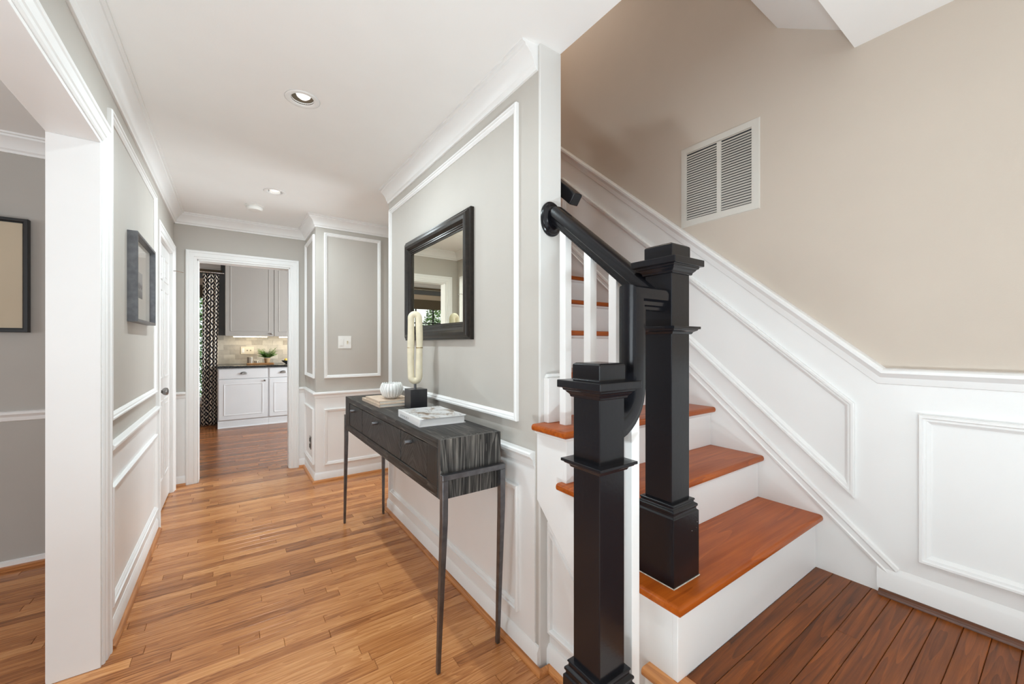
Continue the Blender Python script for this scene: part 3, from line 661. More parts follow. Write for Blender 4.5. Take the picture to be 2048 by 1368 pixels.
# --- kitchen shell
KY = 7.97
WX0, WX1, WZ0, WZ1 = -1.95, -0.30, 0.385, 2.20
wk = MB().box(-4.1, WX0, KY, KY + 0.1, 0, 2.7).box(WX1, 3.0, KY, KY + 0.1, 0, 2.7).box(WX0, WX1, KY, KY + 0.1, 0, WZ0).box(WX0, WX1, KY, KY + 0.1, WZ1, 2.7)
wk = struct(wk.build('wall_kitchen', 'slate_paint'), 'slate grey kitchen wall with the window behind the curtain')
hpath('crown_moulding', [(u * 1.5, v * 1.5) for u, v in CROWN], [(-0.11, 7.62), (-0.11, 7.66), (-0.16, KY), (-4.0, KY)][2:], 'white_paint', wk, 2.60)
B(-4.0, -0.14, KY - 0.03, KY, 2.40, 2.455).build('cornice_board', 'shade_brown', wk)
win = struct(MB().sweep(rectY(KY + 0.03, WX0, WX1, WZ0, WZ1, -1), (0, -1, 0), [(0, -0.03), (0, 0.02), (0.05, 0.02), (0.05, -0.03)], True).build('window_2', 'white_paint'), 'kitchen window with dark muntins looking onto greenery')
for xx in (-1.57, -1.185, -0.80):
    B(xx - 0.012, xx + 0.012, KY + 0.005, KY + 0.035, WZ0, WZ1).build('muntin', 'black_satin', win)
for zz in (1.04, 1.71):
    B(WX0 + 0.05, WX1 - 0.05, KY + 0.008, KY + 0.032, zz - 0.011, zz + 0.011).build('muntin', 'black_satin', win)
xs = (WX0 + 0.05, -1.582, -1.197, -0.812, WX1 - 0.05); 
for a, b in zip(xs[:-1], xs[1:]):
    B(a + 0.001, b - 0.001, KY + 0.018, KY + 0.022, WZ0 + 0.05, WZ1 - 0.05).build('pane', 'pane_glass', win)
MB().sweep(rectY(KY, WX0, WX1, WZ0, WZ1, -1)[::-1], (0, -1, 0), [(0, 0), (0, 0.02), (-0.01, 0.024), (0.10, 0.024), (0.11, 0.0)][0:1] + [(0, 0.02), (0.10, 0.024), (0.11, 0)], True).build('window_casing', 'casing_beige', win)
B(WX0 - 0.05, WX1 + 0.05, KY - 0.05, KY + 0.02, WZ0 - 0.055, WZ0).build('window_sill', 'white_paint', win, bevel=0.004)
B(WX0 + 0.06, WX1 - 0.06, KY - 0.03, KY - 0.018, 2.00, WZ1).build('shade', 'shade_brown', win)
struct(B(-4.1, -4.0, 4.7, 8.0, 0, 2.7).build('wall_kitchen_left', 'greige_paint'), 'greige wall at the left end of the kitchen')
struct(MB().box(2.9, 3.0, 4.7, 5.5, 0, 2.7).box(2.9, 3.0, 6.9, 8.0, 0, 2.7).box(2.9, 3.0, 5.5, 6.9, 0, 0.8).box(2.9, 3.0, 5.5, 6.9, 2.1, 2.7).build('wall_kitchen_right', 'greige_paint'), 'greige wall at the right end of the kitchen')
#PART2
# ------------------------------------------------------------------ staircase
NY = lambda n: 0.588 + 0.2155 * (n - 1)          # nosing front of tread n
NZ = lambda n: 0.588 + 0.1875 * (n - 1)          # top of tread n
stair = thing('staircase', 'staircase with reddish oak treads and white risers climbing along the tan wall', 'stairs', (1.4, 0.613, ZL))
NOSE = [(0.0, -0.013), (0.002, -0.005), (0.007, -0.001), (0.013, 0.0)]
for n in range(1, 12):
    open_end = n <= 3
    x0 = 0.938 if open_end else 1.088
    x1 = XS - 0.006
    y0, zt = NY(n), NZ(n)
    prof = [(y0 + a, zt + b) for a, b in NOSE] + [(y0 + 0.245, zt), (y0 + 0.245, zt - 0.026), (y0 + 0.013, zt - 0.026), (y0 + 0.007, zt - 0.025), (y0 + 0.002, zt - 0.021)]
    if open_end:
        # mitred return nosing: the rounded edge runs round the open side as well
        ye = min(y0 + 0.265, YE - 0.013) if n < 3 else YE - 0.013
        mb = MB()
        e = [(0.0, -0.013), (0.002, -0.005), (0.007, -0.001), (0.013, 0.0), (0.10, 0.0), (0.10, -0.026), (0.013, -0.026), (0.007, -0.025), (0.002, -0.021)]
        mb.sweep([(x0, ye, zt), (x0, y0, zt), (x1, y0, zt)], (0, 0, 1), e)
        if n == 3:
            mb.box(x0 + 0.09, 1.0915, y0 + 0.09, YE - 0.013, zt - 0.026, zt - 0.00005)
            mb.box(1.0915, x1, y0 + 0.09, y0 + 0.245, zt - 0.026, zt - 0.00005)
        else:
            mb.box(x0 + 0.09, x1, y0 + 0.09, y0 + 0.245, zt - 0.026, zt - 0.00005)
    else:
        mb = MB().prism(prof, 'X', x0, x1)
    mb.build('tread', 'tread_oak', stair, smooth='auto', angle=35, rnd=rp.random())
    zb = NZ(n - 1) if n > 1 else ZL
    rx0 = 0.965 if open_end else 1.089
    MB().box(rx0, XS - 0.006, y0 + 0.024, y0 + 0.040, zb, zt - 0.026).build('riser', 'white_paint', stair, bevel=0.0015)
    cv = MB()
    if open_end: cv.sweep([(rx0, min(y0 + 0.24, YE - 0.013), zt - 0.026), (rx0, y0 + 0.024, zt - 0.026), (XS - 0.006, y0 + 0.024, zt - 0.026)], (0, 0, 1), [(0, 0), (-0.012, 0), (-0.010, -0.006), (-0.004, -0.012), (0, -0.014)])
    else: cv.prism([(y0 + 0.024, zt - 0.026), (y0 + 0.012, zt - 0.026), (y0 + 0.014, zt - 0.032), (y0 + 0.020, zt - 0.038), (y0 + 0.024, zt - 0.040)], 'X', rx0, XS - 0.006)
    cv.build('cove_moulding', 'white_paint', stair)
# open side: sawtooth stringer over a recessed panelled spandrel
st = [(NY(1) + 0.026, 0.20)]
for n in (1, 2, 3):
    st += [(NY(n) + 0.026, NZ(n) - 0.027), ((NY(n + 1) + 0.026) if n < 3 else YE - 0.013, NZ(n) - 0.027)]
st += [(YE - 0.013, 0.668), (0.72, 0.20)]
MB().prism(st, 'X', 0.966, 1.060).build('stringer', 'white_paint', stair)
MB().box(1.03, 1.088, 0.66, YE - 0.012, 0, 0.66).build('spandrel', 'white_paint', stair)
frame('panel_moulding', [(1.03, 1.193, 0.148), (1.03, 1.193, 0.521), (1.03, 0.80, 0.148)], (-1, 0, 0), stair)
hb = hpath('spandrel_base', BASE, [(1.03, 0.70), (1.03, YE - 0.012)], 'white_paint', stair)
hpath('spandrel_shoe', SHOE, [(1.03, 0.70), (1.03, YE - 0.027)], 'shoe_oak', stair, off=0.015)
MB().box(1.000, 1.072, YE - 0.040, YE - 0.012, NZ(3), NZ(3) + 0.175).prism([(1.000, NZ(3) + 0.175), (1.072, NZ(3) + 0.175), (1.072, NZ(3) + 0.19), (1.010, NZ(3) + 0.19)], 'Y', YE - 0.030, YE - 0.012).build('end_block', 'white_paint', stair, bevel=0.003)
# low step between hall and landing
YS = YB + 0.01
est = thing('entry_step', 'low white step with an oak tread between the hall floor and the landing', 'step', (0.82, 0.0, 0.0))
MB().box(0.700, 0.944, YS, 0.735, 0.0, 0.164).build('step_box', 'white_paint', est, bevel=0.002)
mb = MB(); mb.sweep([(0.675, 0.752, 0.19), (0.675, YS, 0.19)], (0, 0, 1), [(0.0, -0.013), (0.002, -0.005), (0.007, -0.001), (0.013, 0.0), (0.27, 0.0), (0.27, -0.026), (0.013, -0.026), (0.007, -0.025), (0.002, -0.021)])
mb.build('tread', 'shoe_oak', est, smooth='auto', angle=35)
MB().box(0.945, 0.9545, YS, 0.70, 0.19, ZL - 0.024).build('riser', 'white_paint', est)

# ------------------------------------------------------------------ railing
rail = thing('stair_railing', 'black stair railing with two square box newels and white balusters', 'railing', (1.0, 0.70, ZL))
def newel(cx, cy, zb, zp, zm, zr, zcap, w=0.0445, label=''):
    """zb base, zp plinth top, zm base moulding top, zr ring bottom, zcap underside of the cap moulding"""
    s = MB().stack(cx, cy, [(w, zb + 0.02), (w, zcap + 0.06)]).build('newel_post', 'black_chipped', rail, bevel=0.002)
    s['label'] = label
    MB().stack(cx, cy, [(w + 0.019, zb), (w + 0.019, zp), (w + 0.014, zp + 0.004), (w + 0.014, zp + 0.010), (w + 0.017, zp + 0.013), (w + 0.017, zp + 0.019), (w + 0.009, zp + 0.024), (w + 0.009, zm - 0.006), (w + 0.012, zm - 0.004), (w + 0.010, zm), (w - 0.002, zm + 0.001)]).build('plinth', 'black_chipped', s, bevel=0.0012)
    MB().stack(cx, cy, [(w - 0.002, zr - 0.001), (w + 0.005, zr), (w + 0.008, zr + 0.006), (w + 0.017, zr + 0.011), (w + 0.018, zr + 0.014), (w + 0.023, zr + 0.015), (w + 0.023, zr + 0.022), (w - 0.002, zr + 0.0225)]).build('collar', 'black_gloss', s, bevel=0.001)
    MB().stack(cx, cy, [(w - 0.002, zcap - 0.001), (w + 0.006, zcap), (w + 0.007, zcap + 0.006), (w + 0.013, zcap + 0.012), (w + 0.015, zcap + 0.016), (w + 0.020, zcap + 0.018), (w + 0.020, zcap + 0.023), (w + 0.030, zcap + 0.024), (w + 0.030, zcap + 0.043), (w + 0.002, zcap + 0.046), (w + 0.002, zcap + 0.083), (w - 0.004, zcap + 0.087)]).build('cap', 'black_gloss', s, bevel=0.002)
    return s
nu = newel(1.0645, 0.7105, NZ(1), 0.780, 0.815, 1.299, 1.473, label='taller black box newel on the first tread')
MB().box(0.9990, 1.130, 0.645, 0.776, NZ(1), NZ(1) + 0.002).build('caulk_line', 'caulk', nu)
nl = newel(0.7565, 0.6985, 0.19, 0.425, 0.464, 0.957, 1.136, label='lower black box newel on the bottom step')
# hand rail profile: u up, v across
RP = [(0.0, -0.016), (0.008, -0.017), (0.012, -0.022), (0.022, -0.024), (0.028, -0.031), (0.046, -0.032), (0.056, -0.029), (0.062, -0.022), (0.0645, -0.010), (0.065, 0.0)]
RP = RP + [(u, -v) for u, v in reversed(RP[:-1])]
h = MB(); h.sweep([(1.040, 0.7545, 1.383), (1.040, 1.203, 1.383 + 0.4485 * 0.825)], (1, 0, 0), RP)
h.build('handrail', 'black_gloss', rail, smooth='auto', angle=32)
g = [(0.79, 1.012)]
for k in range(0, 9): 
    a = R(-72 + 9 * k); g.append((0.79 + 0.14 * math.cos(a), 1.155 + 0.14 * math.sin(a)))
g += [(0.93, 1.365), (1.0205, 1.365)]
h = MB(); h.sweep([(x, 0.703, z) for x, z in g], (0, -1, 0), RP)
h.build('gooseneck', 'black_gloss', rail, smooth='auto', angle=32)
MB().lathe([(0.052, 0), (0.052, -0.006), (0.047, -0.010), (0.046, -0.014), (0.036, -0.018), (0.034, -0.022), (0.0, -0.023)], (1.036, YE - 0.012, 1.765), 0, 40, 'Y', mod=lambda a, hh: 1 + 0.32 * abs(math.sin(a)) ** 2).build('rosette', 'black_gloss', rail, smooth='auto')
zr = lambda y: 1.383 + (y - 0.7545) * 0.825
for y, z0 in ((1.128, NZ(3)), (1.000, NZ(2)), (0.886, NZ(2)), ):
    MB().prism([(y - 0.016, z0), (y + 0.016, z0), (y + 0.016, zr(y + 0.016) + 0.004), (y - 0.016, zr(y - 0.016) + 0.004)], 'X', 1.024, 1.056).build('baluster', 'white_paint', rail, bevel=0.0015)
MB().box(0.872, 0.904, 0.687, 0.719, 0.19, 1.075).build('baluster', 'white_paint', rail, bevel=0.0015)
# second hand rail inside the stairwell
wr2 = thing('wall_handrail', 'square ended black handrail on the inner stairwell wall', 'handrail', (1.15, 1.25, 1.4))
h = MB(); h.sweep([(1.145, 1.195, 1.838), (1.145, 2.6, 1.838 + 1.405 * 0.868)], (1, 0, 0), [(0, -0.022), (0, 0.022), (0.045, 0.022), (0.05, 0.017), (0.05, -0.017), (0.045, -0.022)])
h.build('rail', 'black_gloss', wr2, bevel=0.003)
for y in (1.5, 2.3):
    z = 1.838 + (y - 1.195) * 0.868
    MB().tube([(1.088, y, z - 0.06), (1.13, y, z - 0.055), (1.145, y, z + 0.004)], 0.006, 8).build('bracket', 'black_satin', wr2)

# ------------------------------------------------------------------ return air vent
vent = thing('return_vent', 'white louvred return air vent high on the tan stair wall', 'vent', (XS, 1.01, 1.88))
VY0, VY1, VZ0, VZ1 = 0.822, 1.204, 1.876, 2.287
iy0, iy1, iz0, iz1, ymid = 0.852, 1.174, 1.912, 2.243, 1.003
mb = MB(); mb.sweep(rectX(XS, VY0, VY1, VZ0, VZ1, -1), (-1, 0, 0), [(0, 0), (0.003, 0.006), (0.028, 0.009), (0.033, 0.008), (0.033, 0)], True)
mb.build('frame', 'vent_paint', vent, smooth='auto')
B(XS - 0.008, XS - 0.001, ymid - 0.010, ymid + 0.010, iz0 - 0.005, iz1 + 0.005).build('centre_bar', 'vent_paint', vent)
B(XS - 0.0012, XS - 0.0002, iy0 - 0.004, iy1 + 0.004, iz0 - 0.006, iz1 + 0.006).build('backing', 'vent_inside', vent)
ns = 27
for (a, b) in ((iy0, ymid - 0.010), (ymid + 0.010, iy1)):
    for k in range(ns):
        z = iz0 + (iz1 - iz0) * (k + 0.5) / ns; p = (iz1 - iz0) / ns
        mb = MB(); mb.prism([(XS - 0.0085, z - p * 0.50), (XS - 0.0076, z - p * 0.50), (XS - 0.0015, z + p * 0.34), (XS - 0.0026, z + p * 0.34)], 'Y', a, b)
        mb.build('slat', 'vent_paint', vent)

# ------------------------------------------------------------------ ceiling fittings
for (cx, cy, r), tilt, lab in ((LIGHTS[0], 0.4, 'recessed eyeball downlight in the ceiling nearest the front'), (LIGHTS[1], 0.0, 'recessed downlight in the ceiling beside the smoke detector'),
        (LIGHTS[2], 0.0, 'added unseen downlight just above the top edge of the view'), (LIGHTS[3], 0.0, 'added unseen downlight in the foyer ceiling behind the viewer')):  # these two are out of view, added for more even hall light
    t = thing('recessed_light', lab, 'ceiling light', (cx, cy, ZC), 'recessed hall downlights')
    MB().lathe([(r - 0.002, 0.010), (r, 0.0), (r + 0.004, -0.0025), (r + 0.022, -0.003), (r + 0.027, 0.0), (r + 0.004, 0.001)], (cx, cy, ZC), 0, 40, caps=False).build('trim_ring', 'white_paint', t, smooth=True)
    MB().lathe([(r - 0.001, 0.002), (r - 0.002, 0.05), (r - 0.006, 0.10), (0.004, 0.102)], (cx, cy, ZC), 0, 32, caps=False).build('reflector', 'chrome' if tilt == 0 else 'shade_brown', t, smooth=True)
    prof = [(0.002, -0.036), (0.018, -0.034), (0.030, -0.024), (0.037, -0.008), (0.037, 0.006), (0.030, 0.022), (0.018, 0.045), (0.014, 0.062)]
    b = MB().lathe(prof, (cx + (0.004 if tilt else 0), cy, ZC + 0.040), 0, 28).build('bulb', 'bulb_lit', t, smooth=True)
    l = bpy.data.lights.new('downlight_beam', 'AREA'); l.shape = 'DISK'; l.size = 0.06; l.energy = 12.0 if cy < 3 and cy > 1 else (11.5 if cy > 1 else 4); l.color = (0.82, 0.95, 1.0)
    lo = bpy.data.objects.new('downlight_beam', l); C.objects.link(lo); lo.location = (cx, cy, ZC - 0.006); attach(lo, t)
sd = thing('smoke_detector', 'round white smoke detector on the ceiling before the kitchen doorway', 'smoke detector', (0.152, 4.03, ZC))
MB().lathe([(0.070, 0), (0.070, -0.010), (0.066, -0.013)], (0.152, 4.03, ZC), 0, 40).build('base_plate', 'white_plastic', sd, smooth='auto')
MB().lathe([(0.058, -0.012), (0.060, -0.016), (0.060, -0.030), (0.050, -0.040), (0.004, -0.043)], (0.152, 4.03, ZC), 0, 40).build('cover', 'white_plastic', sd, smooth='auto')

# ------------------------------------------------------------------ switch and outlet plates
sw = thing('light_switch', 'white two gang light switch plate on the projecting wall corner', 'light switch', (0.875, BY, 1.227))
SYP = BY
B(0.817, 0.934, SYP - 0.006, SYP, 1.227, 1.346).build('plate', 'white_plastic', sw, bevel=0.002)
B(0.830, 0.864, SYP - 0.011, SYP - 0.005, 1.252, 1.320).build('rocker', 'white_plastic', sw, bevel=0.002)
B(0.893, 0.905, SYP - 0.010, SYP - 0.005, 1.270, 1.302).prism([(SYP - 0.010, 1.285), (SYP - 0.019, 1.297), (SYP - 0.016, 1.300), (SYP - 0.010, 1.295)], 'X', 0.894, 0.904).build('toggle', 'almond_plastic', sw)
ou = thing('wall_outlet', 'steel outlet plate low on the side of the projecting corner', 'outlet', (BX, 4.29, 0.24))
B(BX - 0.012, BX - 0.005, 4.255, 4.325, 0.252, 0.376).build('plate', 'pewter', ou, bevel=0.002)
for z in (0.285, 0.343): B(BX - 0.016, BX - 0.011, 4.272, 4.308, z - 0.018, z + 0.018).build('socket', 'black_satin', ou, bevel=0.002)

# ------------------------------------------------------------------ pictures
def picture(name, label, parentloc): return thing(name, label, 'picture', parentloc)
pic = picture('framed_print', 'deep framed seascape print with wide mat on the left hall wall', (XL, 3.06, 1.38))
Y0, Y1, Z0, Z1, dp = 2.715, 3.285, 1.383, 1.838, 0.040
mb = MB(); mb.sweep(rectX(XL, Y0, Y1, Z0, Z1, 1), (1, 0, 0), [(0, 0), (0, dp - 0.001), (0.001, dp), (0.014, dp), (0.015, dp - 0.004), (0.016, 0.012), (0.016, 0)], True)
mb.build('frame', 'gunmetal', pic)
B(XL + 0.001, XL + 0.012, Y0 + 0.010, Y1 - 0.010, Z0 + 0.010, Z1 - 0.010).build('mat', 'paper', pic)
o = B(XL + 0.012, XL + 0.0125, 2.83, 3.03, 1.52, 1.66).build('print', 'sea_print', pic); set_uv(o, lambda c: ((c.y - 2.83) / 0.2, (c.z - 1.52) / 0.14))
B(XL + 0.016, XL + 0.018, Y0 + 0.0165, Y1 - 0.0165, Z0 + 0.0165, Z1 - 0.0165).build('glazing', 'pane_glass', pic)
pc = picture('framed_canvas', 'large black framed blank linen canvas on the dining room wall', (-1.4, 3.47, 1.33))
mb = MB(); mb.sweep(rectY(3.47, -1.86, -0.953, 1.336, 1.978, -1), (0, -1, 0), [(0, 0), (0, 0.034), (0.002, 0.036), (0.016, 0.036), (0.018, 0.034), (0.018, 0.020), (0.024, 0.020), (0.024, 0)], True)
mb.build('frame', 'black_satin', pc)
B(-1.836, -0.977, 3.446, 3.468, 1.36, 1.954).build('canvas', 'linen_canvas', pc, bevel=0.002)

# ------------------------------------------------------------------ mirror
mi = thing('wall_mirror', 'large mirror in a broad dark brown moulded frame above the console table', 'mirror', (XR, 2.2, 1.29))
MP = [(0, 0), (0, 0.018), (0.003, 0.022), (0.010, 0.023), (0.014, 0.028), (0.024, 0.036), (0.038, 0.039), (0.052, 0.035), (0.062, 0.026), (0.066, 0.020), (0.072, 0.021), (0.076, 0.017), (0.082, 0.018), (0.086, 0.013), (0.092, 0.012), (0.092, 0)]
mb = MB(); mb.sweep(rectX(XR - 0.001, 1.735, 2.640, 1.293, 1.955, -1), (-1, 0, 0), MP, True)
mb.build('frame', 'frame_brown', mi, smooth='auto', angle=25)
B(XR - 0.008, XR - 0.002, 1.823, 2.552, 1.381, 1.867).build('glass', 'mirror_glass', mi)

# ------------------------------------------------------------------ console table
CX0, CX1, CY0, CY1, CT, CB = 0.645, 0.918, 1.392, 2.945, 0.905, 0.676
con = thing('console_table', 'black distressed wood console table with three drawers and slim metal legs', 'console table', (0.78, 2.17, 0))
B(CX0, CX1, CY0 + 0.0285, CY1 - 0.0285, CT - 0.036, CT).build('top', 'black_wood_y', con, bevel=0.002)
B(CX0, CX1, CY0, CY0 + 0.028, CB, CT).build('end_panel', 'black_wood_z', con, bevel=0.002)
B(CX0, CX1, CY1 - 0.028, CY1, CB, CT).build('end_panel', 'black_wood_z', con, bevel=0.002)
B(CX0, CX1, CY0 + 0.0305, CY1 - 0.030, CB, CB + 0.045).build('bottom_rail', 'black_wood_y', con, bevel=0.002)
B(CX1 - 0.012, CX1, CY0 + 0.030, CY1 - 0.030, CB + 0.045, CT - 0.036).build('back_panel', 'black_wood_y', con)
B(CX0, CX0 + 0.03, CY0 + 0.0305, 1.524, CB + 0.045, CT - 0.036).build('stile', 'black_wood_front', con, bevel=0.001)
B(CX0, CX0 + 0.03, 2.83, CY1 - 0.0305, CB + 0.045, CT - 0.036).build('stile', 'black_wood_front', con, bevel=0.001)
for (a, b, kw) in ((1.527, 1.832, 1.700), (1.838, 2.516, 2.205), (2.522, 2.827, 2.690)):
    d = B(CX0 + 0.002, CX0 + 0.020, a, b, CB + 0.048, CT - 0.039).build('drawer', 'chevron_wood', con, bevel=0.0015)
    set_uv(d, lambda c, a=a, b=b: (c.y - (a + b) / 2, c.z - 0.8))
    MB().lathe([(0.007, 0.003), (0.007, -0.002), (0.0085, -0.003), (0.0085, -0.028), (0.0075, -0.030), (0.001, -0.0302)], (CX0 + 0.002, kw, 0.838), 0, 18, 'X').build('pull', 'gunmetal', d, smooth='auto')
def leg_frame(ya, yb, foot_dy):
    """inverted U of flat bar clasping one end; legs taper to the floor"""
    xa, xb = CX0 - 0.004, CX1 + 0.006; zt = 0.776
    B(xa, xb, ya, yb, zt - 0.021, zt).build('leg_bar', 'gunmetal', con, bevel=0.002)
    for x0, x1, fx in ((xa, xa + 0.024, -0.004), (xb - 0.024, xb, 0.010)):
        def sec(z, t):
            w = 0.024 - 0.010 * t; dd = (yb - ya) * (1 - 0.35 * t)
            cx = (x0 + x1) / 2 + fx * t; cy = (ya + yb) / 2 + foot_dy * t
            return [(cx - w / 2, cy - dd / 2, z), (cx + w / 2, cy - dd / 2, z), (cx + w / 2, cy + dd / 2, z), (cx - w / 2, cy + dd / 2, z)]
        MB().loft([sec(zt - 0.0211, 0), sec(0.6, 0.05), sec(0.0, 1)]).build('leg', 'gunmetal', con, bevel=0.002)
leg_frame(CY0 - 0.027, CY0 - 0.0005, 0.045)
leg_frame(CY1 + 0.0005, CY1 + 0.027, 0.035)

# ------------------------------------------------------------------ things on the console
sc_ = thing('loop_sculpture', 'cream loop sculpture standing on a black cube base on the console', 'sculpture', (0.857, 2.18, CT))
B(0.808, 0.906, 2.131, 2.229, CT, CT + 0.110).build('base', 'block_black', sc_, bevel=0.002)
zs = CT + 0.110
MB().lathe([(0.0075, 0), (0.0075, 0.034)], (0.852, 2.18, zs - 0.001), 0, 14).build('stem', 'gunmetal', sc_, smooth='auto')
pts = []; rad = []
zlo, zhi, hw = 1.060, 1.440, 0.0215
zc0, zc1 = zlo + hw, zhi - hw
path = [(hw, zc0 + (zc1 - zc0) * k / 12) for k in range(12)] + [(hw * math.cos(math.pi * k / 12), zc1 + hw * math.sin(math.pi * k / 12)) for k in range(12)]
path += [(-hw, zc1 - (zc1 - zc0) * k / 12) for k in range(12)] + [(-hw * math.cos(math.pi * k / 12), zc0 - hw * math.sin(math.pi * k / 12)) for k in range(12)]
for i, (x, z) in enumerate(path):
    q = (z - zc0) / (zc1 - zc0)
    x *= 1.0 - 0.10 * (abs(q - 0.5) * 2) ** 2 if 0 <= q <= 1 else 0.90
    pts.append((0.852 + x, 2.18 - 0.50 * x + 0.003 * math.sin(7 * q), z)); rad.append(0.0186 + 0.0008 * math.sin(9 * q + (1 if x > 0 else 3)))
MB().tube(pts, rad, 16, closed=True).build('loop', 'cream_ceramic', sc_, smooth=True)
for sx in (-1, 1):
    MB().lathe([(0.0196, -0.0022), (0.0202, 0), (0.0196, 0.0022)], (0.852 + sx * hw, 2.18 - sx * 0.5 * hw, 1.249), 0, 22).build('ring', 'brass', sc_, smooth=True)
def book(name, label, x0, x1, y0, y1, z0, z1, cover, rot=0, spine='-X'):
    o = thing(name, label, 'book', ((x0 + x1) / 2, (y0 + y1) / 2, z0), None)
    c = 0.0022
    cv = B(x0, x1, y0, y1, z1 - c, z1).box(x0, x1, y0, y1, z0, z0 + c).box(x0, x0 + 0.004, y0, y1, z0 + c, z1 - c)
    co = cv.build('cover', cover, o); pg = B(x0 + 0.004, x1 - 0.005, y0 + 0.004, y1 - 0.004, z0 + c, z1 - c).build('pages', 'paper' if cover != 'book_white' else 'page_white', o)
    o.rotation_euler = (0, 0, R(rot))
    return o, co
plain('book_white', (0.80, 0.80, 0.80), 0.4, var=0.01); plain('page_white', (0.82, 0.82, 0.82), 0.8, var=0.02)
book('cloth_book', 'larger beige cloth book lying at the bottom under the ribbed white bowl', 0.686, 0.900, 2.300, 2.672, CT, CT + 0.0190, 'beige_cloth')
book('cloth_book', 'smaller beige cloth book on top, carrying the ribbed white bowl', 0.690, 0.895, 2.318, 2.600, CT + 0.0190, CT + 0.0350, 'beige_cloth')
bk, bco = book('photo_book', 'thick white illustrated book lying on the near end of the console', 0.676, 0.898, 1.652, 1.972, CT, CT + 0.034, 'book_white', rot=-3)
jk = B(0.6885, 0.897, 1.6525, 1.9715, CT + 0.0340, CT + 0.0344).build('cover_print', 'book_jacket', bk); set_uv(jk, lambda c: ((c.x - 0.676) / 0.222, (c.y - 1.652) / 0.32))
B(0.6757, 0.6761, 1.662, 1.668, CT + 0.013, CT + 0.022).build('spine_emblem', 'black_satin', bk)
for k in range(9): B(0.6757, 0.6761, 1.70 + k * 0.026, 1.716 + k * 0.026, CT + 0.011, CT + 0.020).build('spine_letter', 'spine_grey', bk) if 'spine_grey' in MATS or plain('spine_grey', (0.55, 0.55, 0.55), 0.5) else None
bw = thing('ribbed_bowl', 'round white ribbed ceramic bowl on the beige books', 'bowl', (0.788, 2.395, CT + 0.035))
NP = 22
pr = [(0.012, 0.0), (0.030, 0.003), (0.050, 0.020), (0.061, 0.045), (0.0635, 0.062), (0.058, 0.082), (0.050, 0.093), (0.047, 0.094), (0.052, 0.082), (0.057, 0.062), (0.050, 0.035), (0.030, 0.014), (0.004, 0.012)]
MB().lathe(pr, (0.788, 2.395, CT + 0.035), 0, NP * 8, mod=lambda a, hh: 1 + 0.045 * (abs(math.cos(a * NP / 2)) ** 0.7 - 0.6)).build('body', 'white_ceramic', bw, smooth=True)
for k in range(NP):
    a = 2 * math.pi * (k + 0.5) / NP
    pth = [(0.788 + (r + 0.002) * math.cos(a), 2.395 + (r + 0.002) * math.sin(a), CT + 0.035 + z) for r, z in ((0.036, 0.0065), (0.0505, 0.021), (0.0612, 0.046), (0.0638, 0.063), (0.058, 0.083), (0.0505, 0.096))]
    MB().tube(pth, [0.0015, 0.003, 0.0036, 0.0036, 0.003, 0.0022], 6).build('rib', 'white_ceramic', bw, smooth=True)

# ------------------------------------------------------------------ kitchen
KF = 7.36
def base_cabinet(label, x0, x1, knob_x):
    t = thing('base_cabinet', label, 'cabinet', ((x0 + x1) / 2, KF, 0), 'kitchen base cabinets')
    B(x0, x1, KF + 0.02, KY - 0.002, 0.10, 0.905).build('body', 'cabinet_white', t)
    B(x0, x1, KF + 0.012, KY - 0.002, 0.0, 0.10).build('toe_board', 'cabinet_white', t, bevel=0.002)
    B(x0, x1, KF + 0.002, KF + 0.012, 0.0, 0.016).build('toe_moulding', 'cabinet_white', t, bevel=0.003)
    d = B(x0 + 0.012, x1 - 0.012, KF, KF + 0.0205, 0.742, 0.893).build('drawer', 'cabinet_white', t, bevel=0.004)
    xm = (x0 + x1) / 2
    cp = MB(); pts = []
    for i in range(13):
        a = math.pi * i / 12; pts.append((math.cos(a), math.sin(a)))
    cp.loft([[(xm + q[0] * rr, KF - dy, 0.812 + q[1] * rr * 0.72) for q in pts] + [(xm - rr * 0.9, KF - dy, 0.811), (xm + rr * 0.9, KF - dy, 0.811)] for rr, dy in ((0.047, 0.0), (0.047, 0.006), (0.042, 0.018), (0.030, 0.024))])
    cp.build('cup_pull', 'pewter', d, smooth='auto')
    dr = B(x0 + 0.012, x1 - 0.012, KF, KF + 0.0205, 0.125, 0.728).build('door', 'cabinet_white', t, bevel=0.003)
    frame('door_moulding', rectY(KF, x0 + 0.075, x1 - 0.075, 0.19, 0.663, -1), (0, -1, 0), dr, [(0, 0), (0.002, 0.004), (0.008, 0.004), (0.012, 0)], 'cabinet_white')
    MB().lathe([(0.010, 0.0), (0.006, -0.010), (0.014, -0.016), (0.015, -0.022), (0.008, -0.027), (0.001, -0.028)], (knob_x, KF, 0.700), 0, 18, 'Y').build('knob', 'pewter', dr, smooth=True)
    return t
base_cabinet('white base cabinet at the left end below the dark counter', -0.185, 0.462, 0.412)
base_cabinet('white base cabinet partly hidden by the right doorway casing', 0.463, 0.870, 0.822)
ctp = B(-0.190, 0.875, KF - 0.025, KY - 0.002, 0.905, 0.938).build('countertop', 'black_stone', bevel=0.004)
tag(ctp, 'polished black stone countertop over the white base cabinets', 'countertop')
KU = 7.64
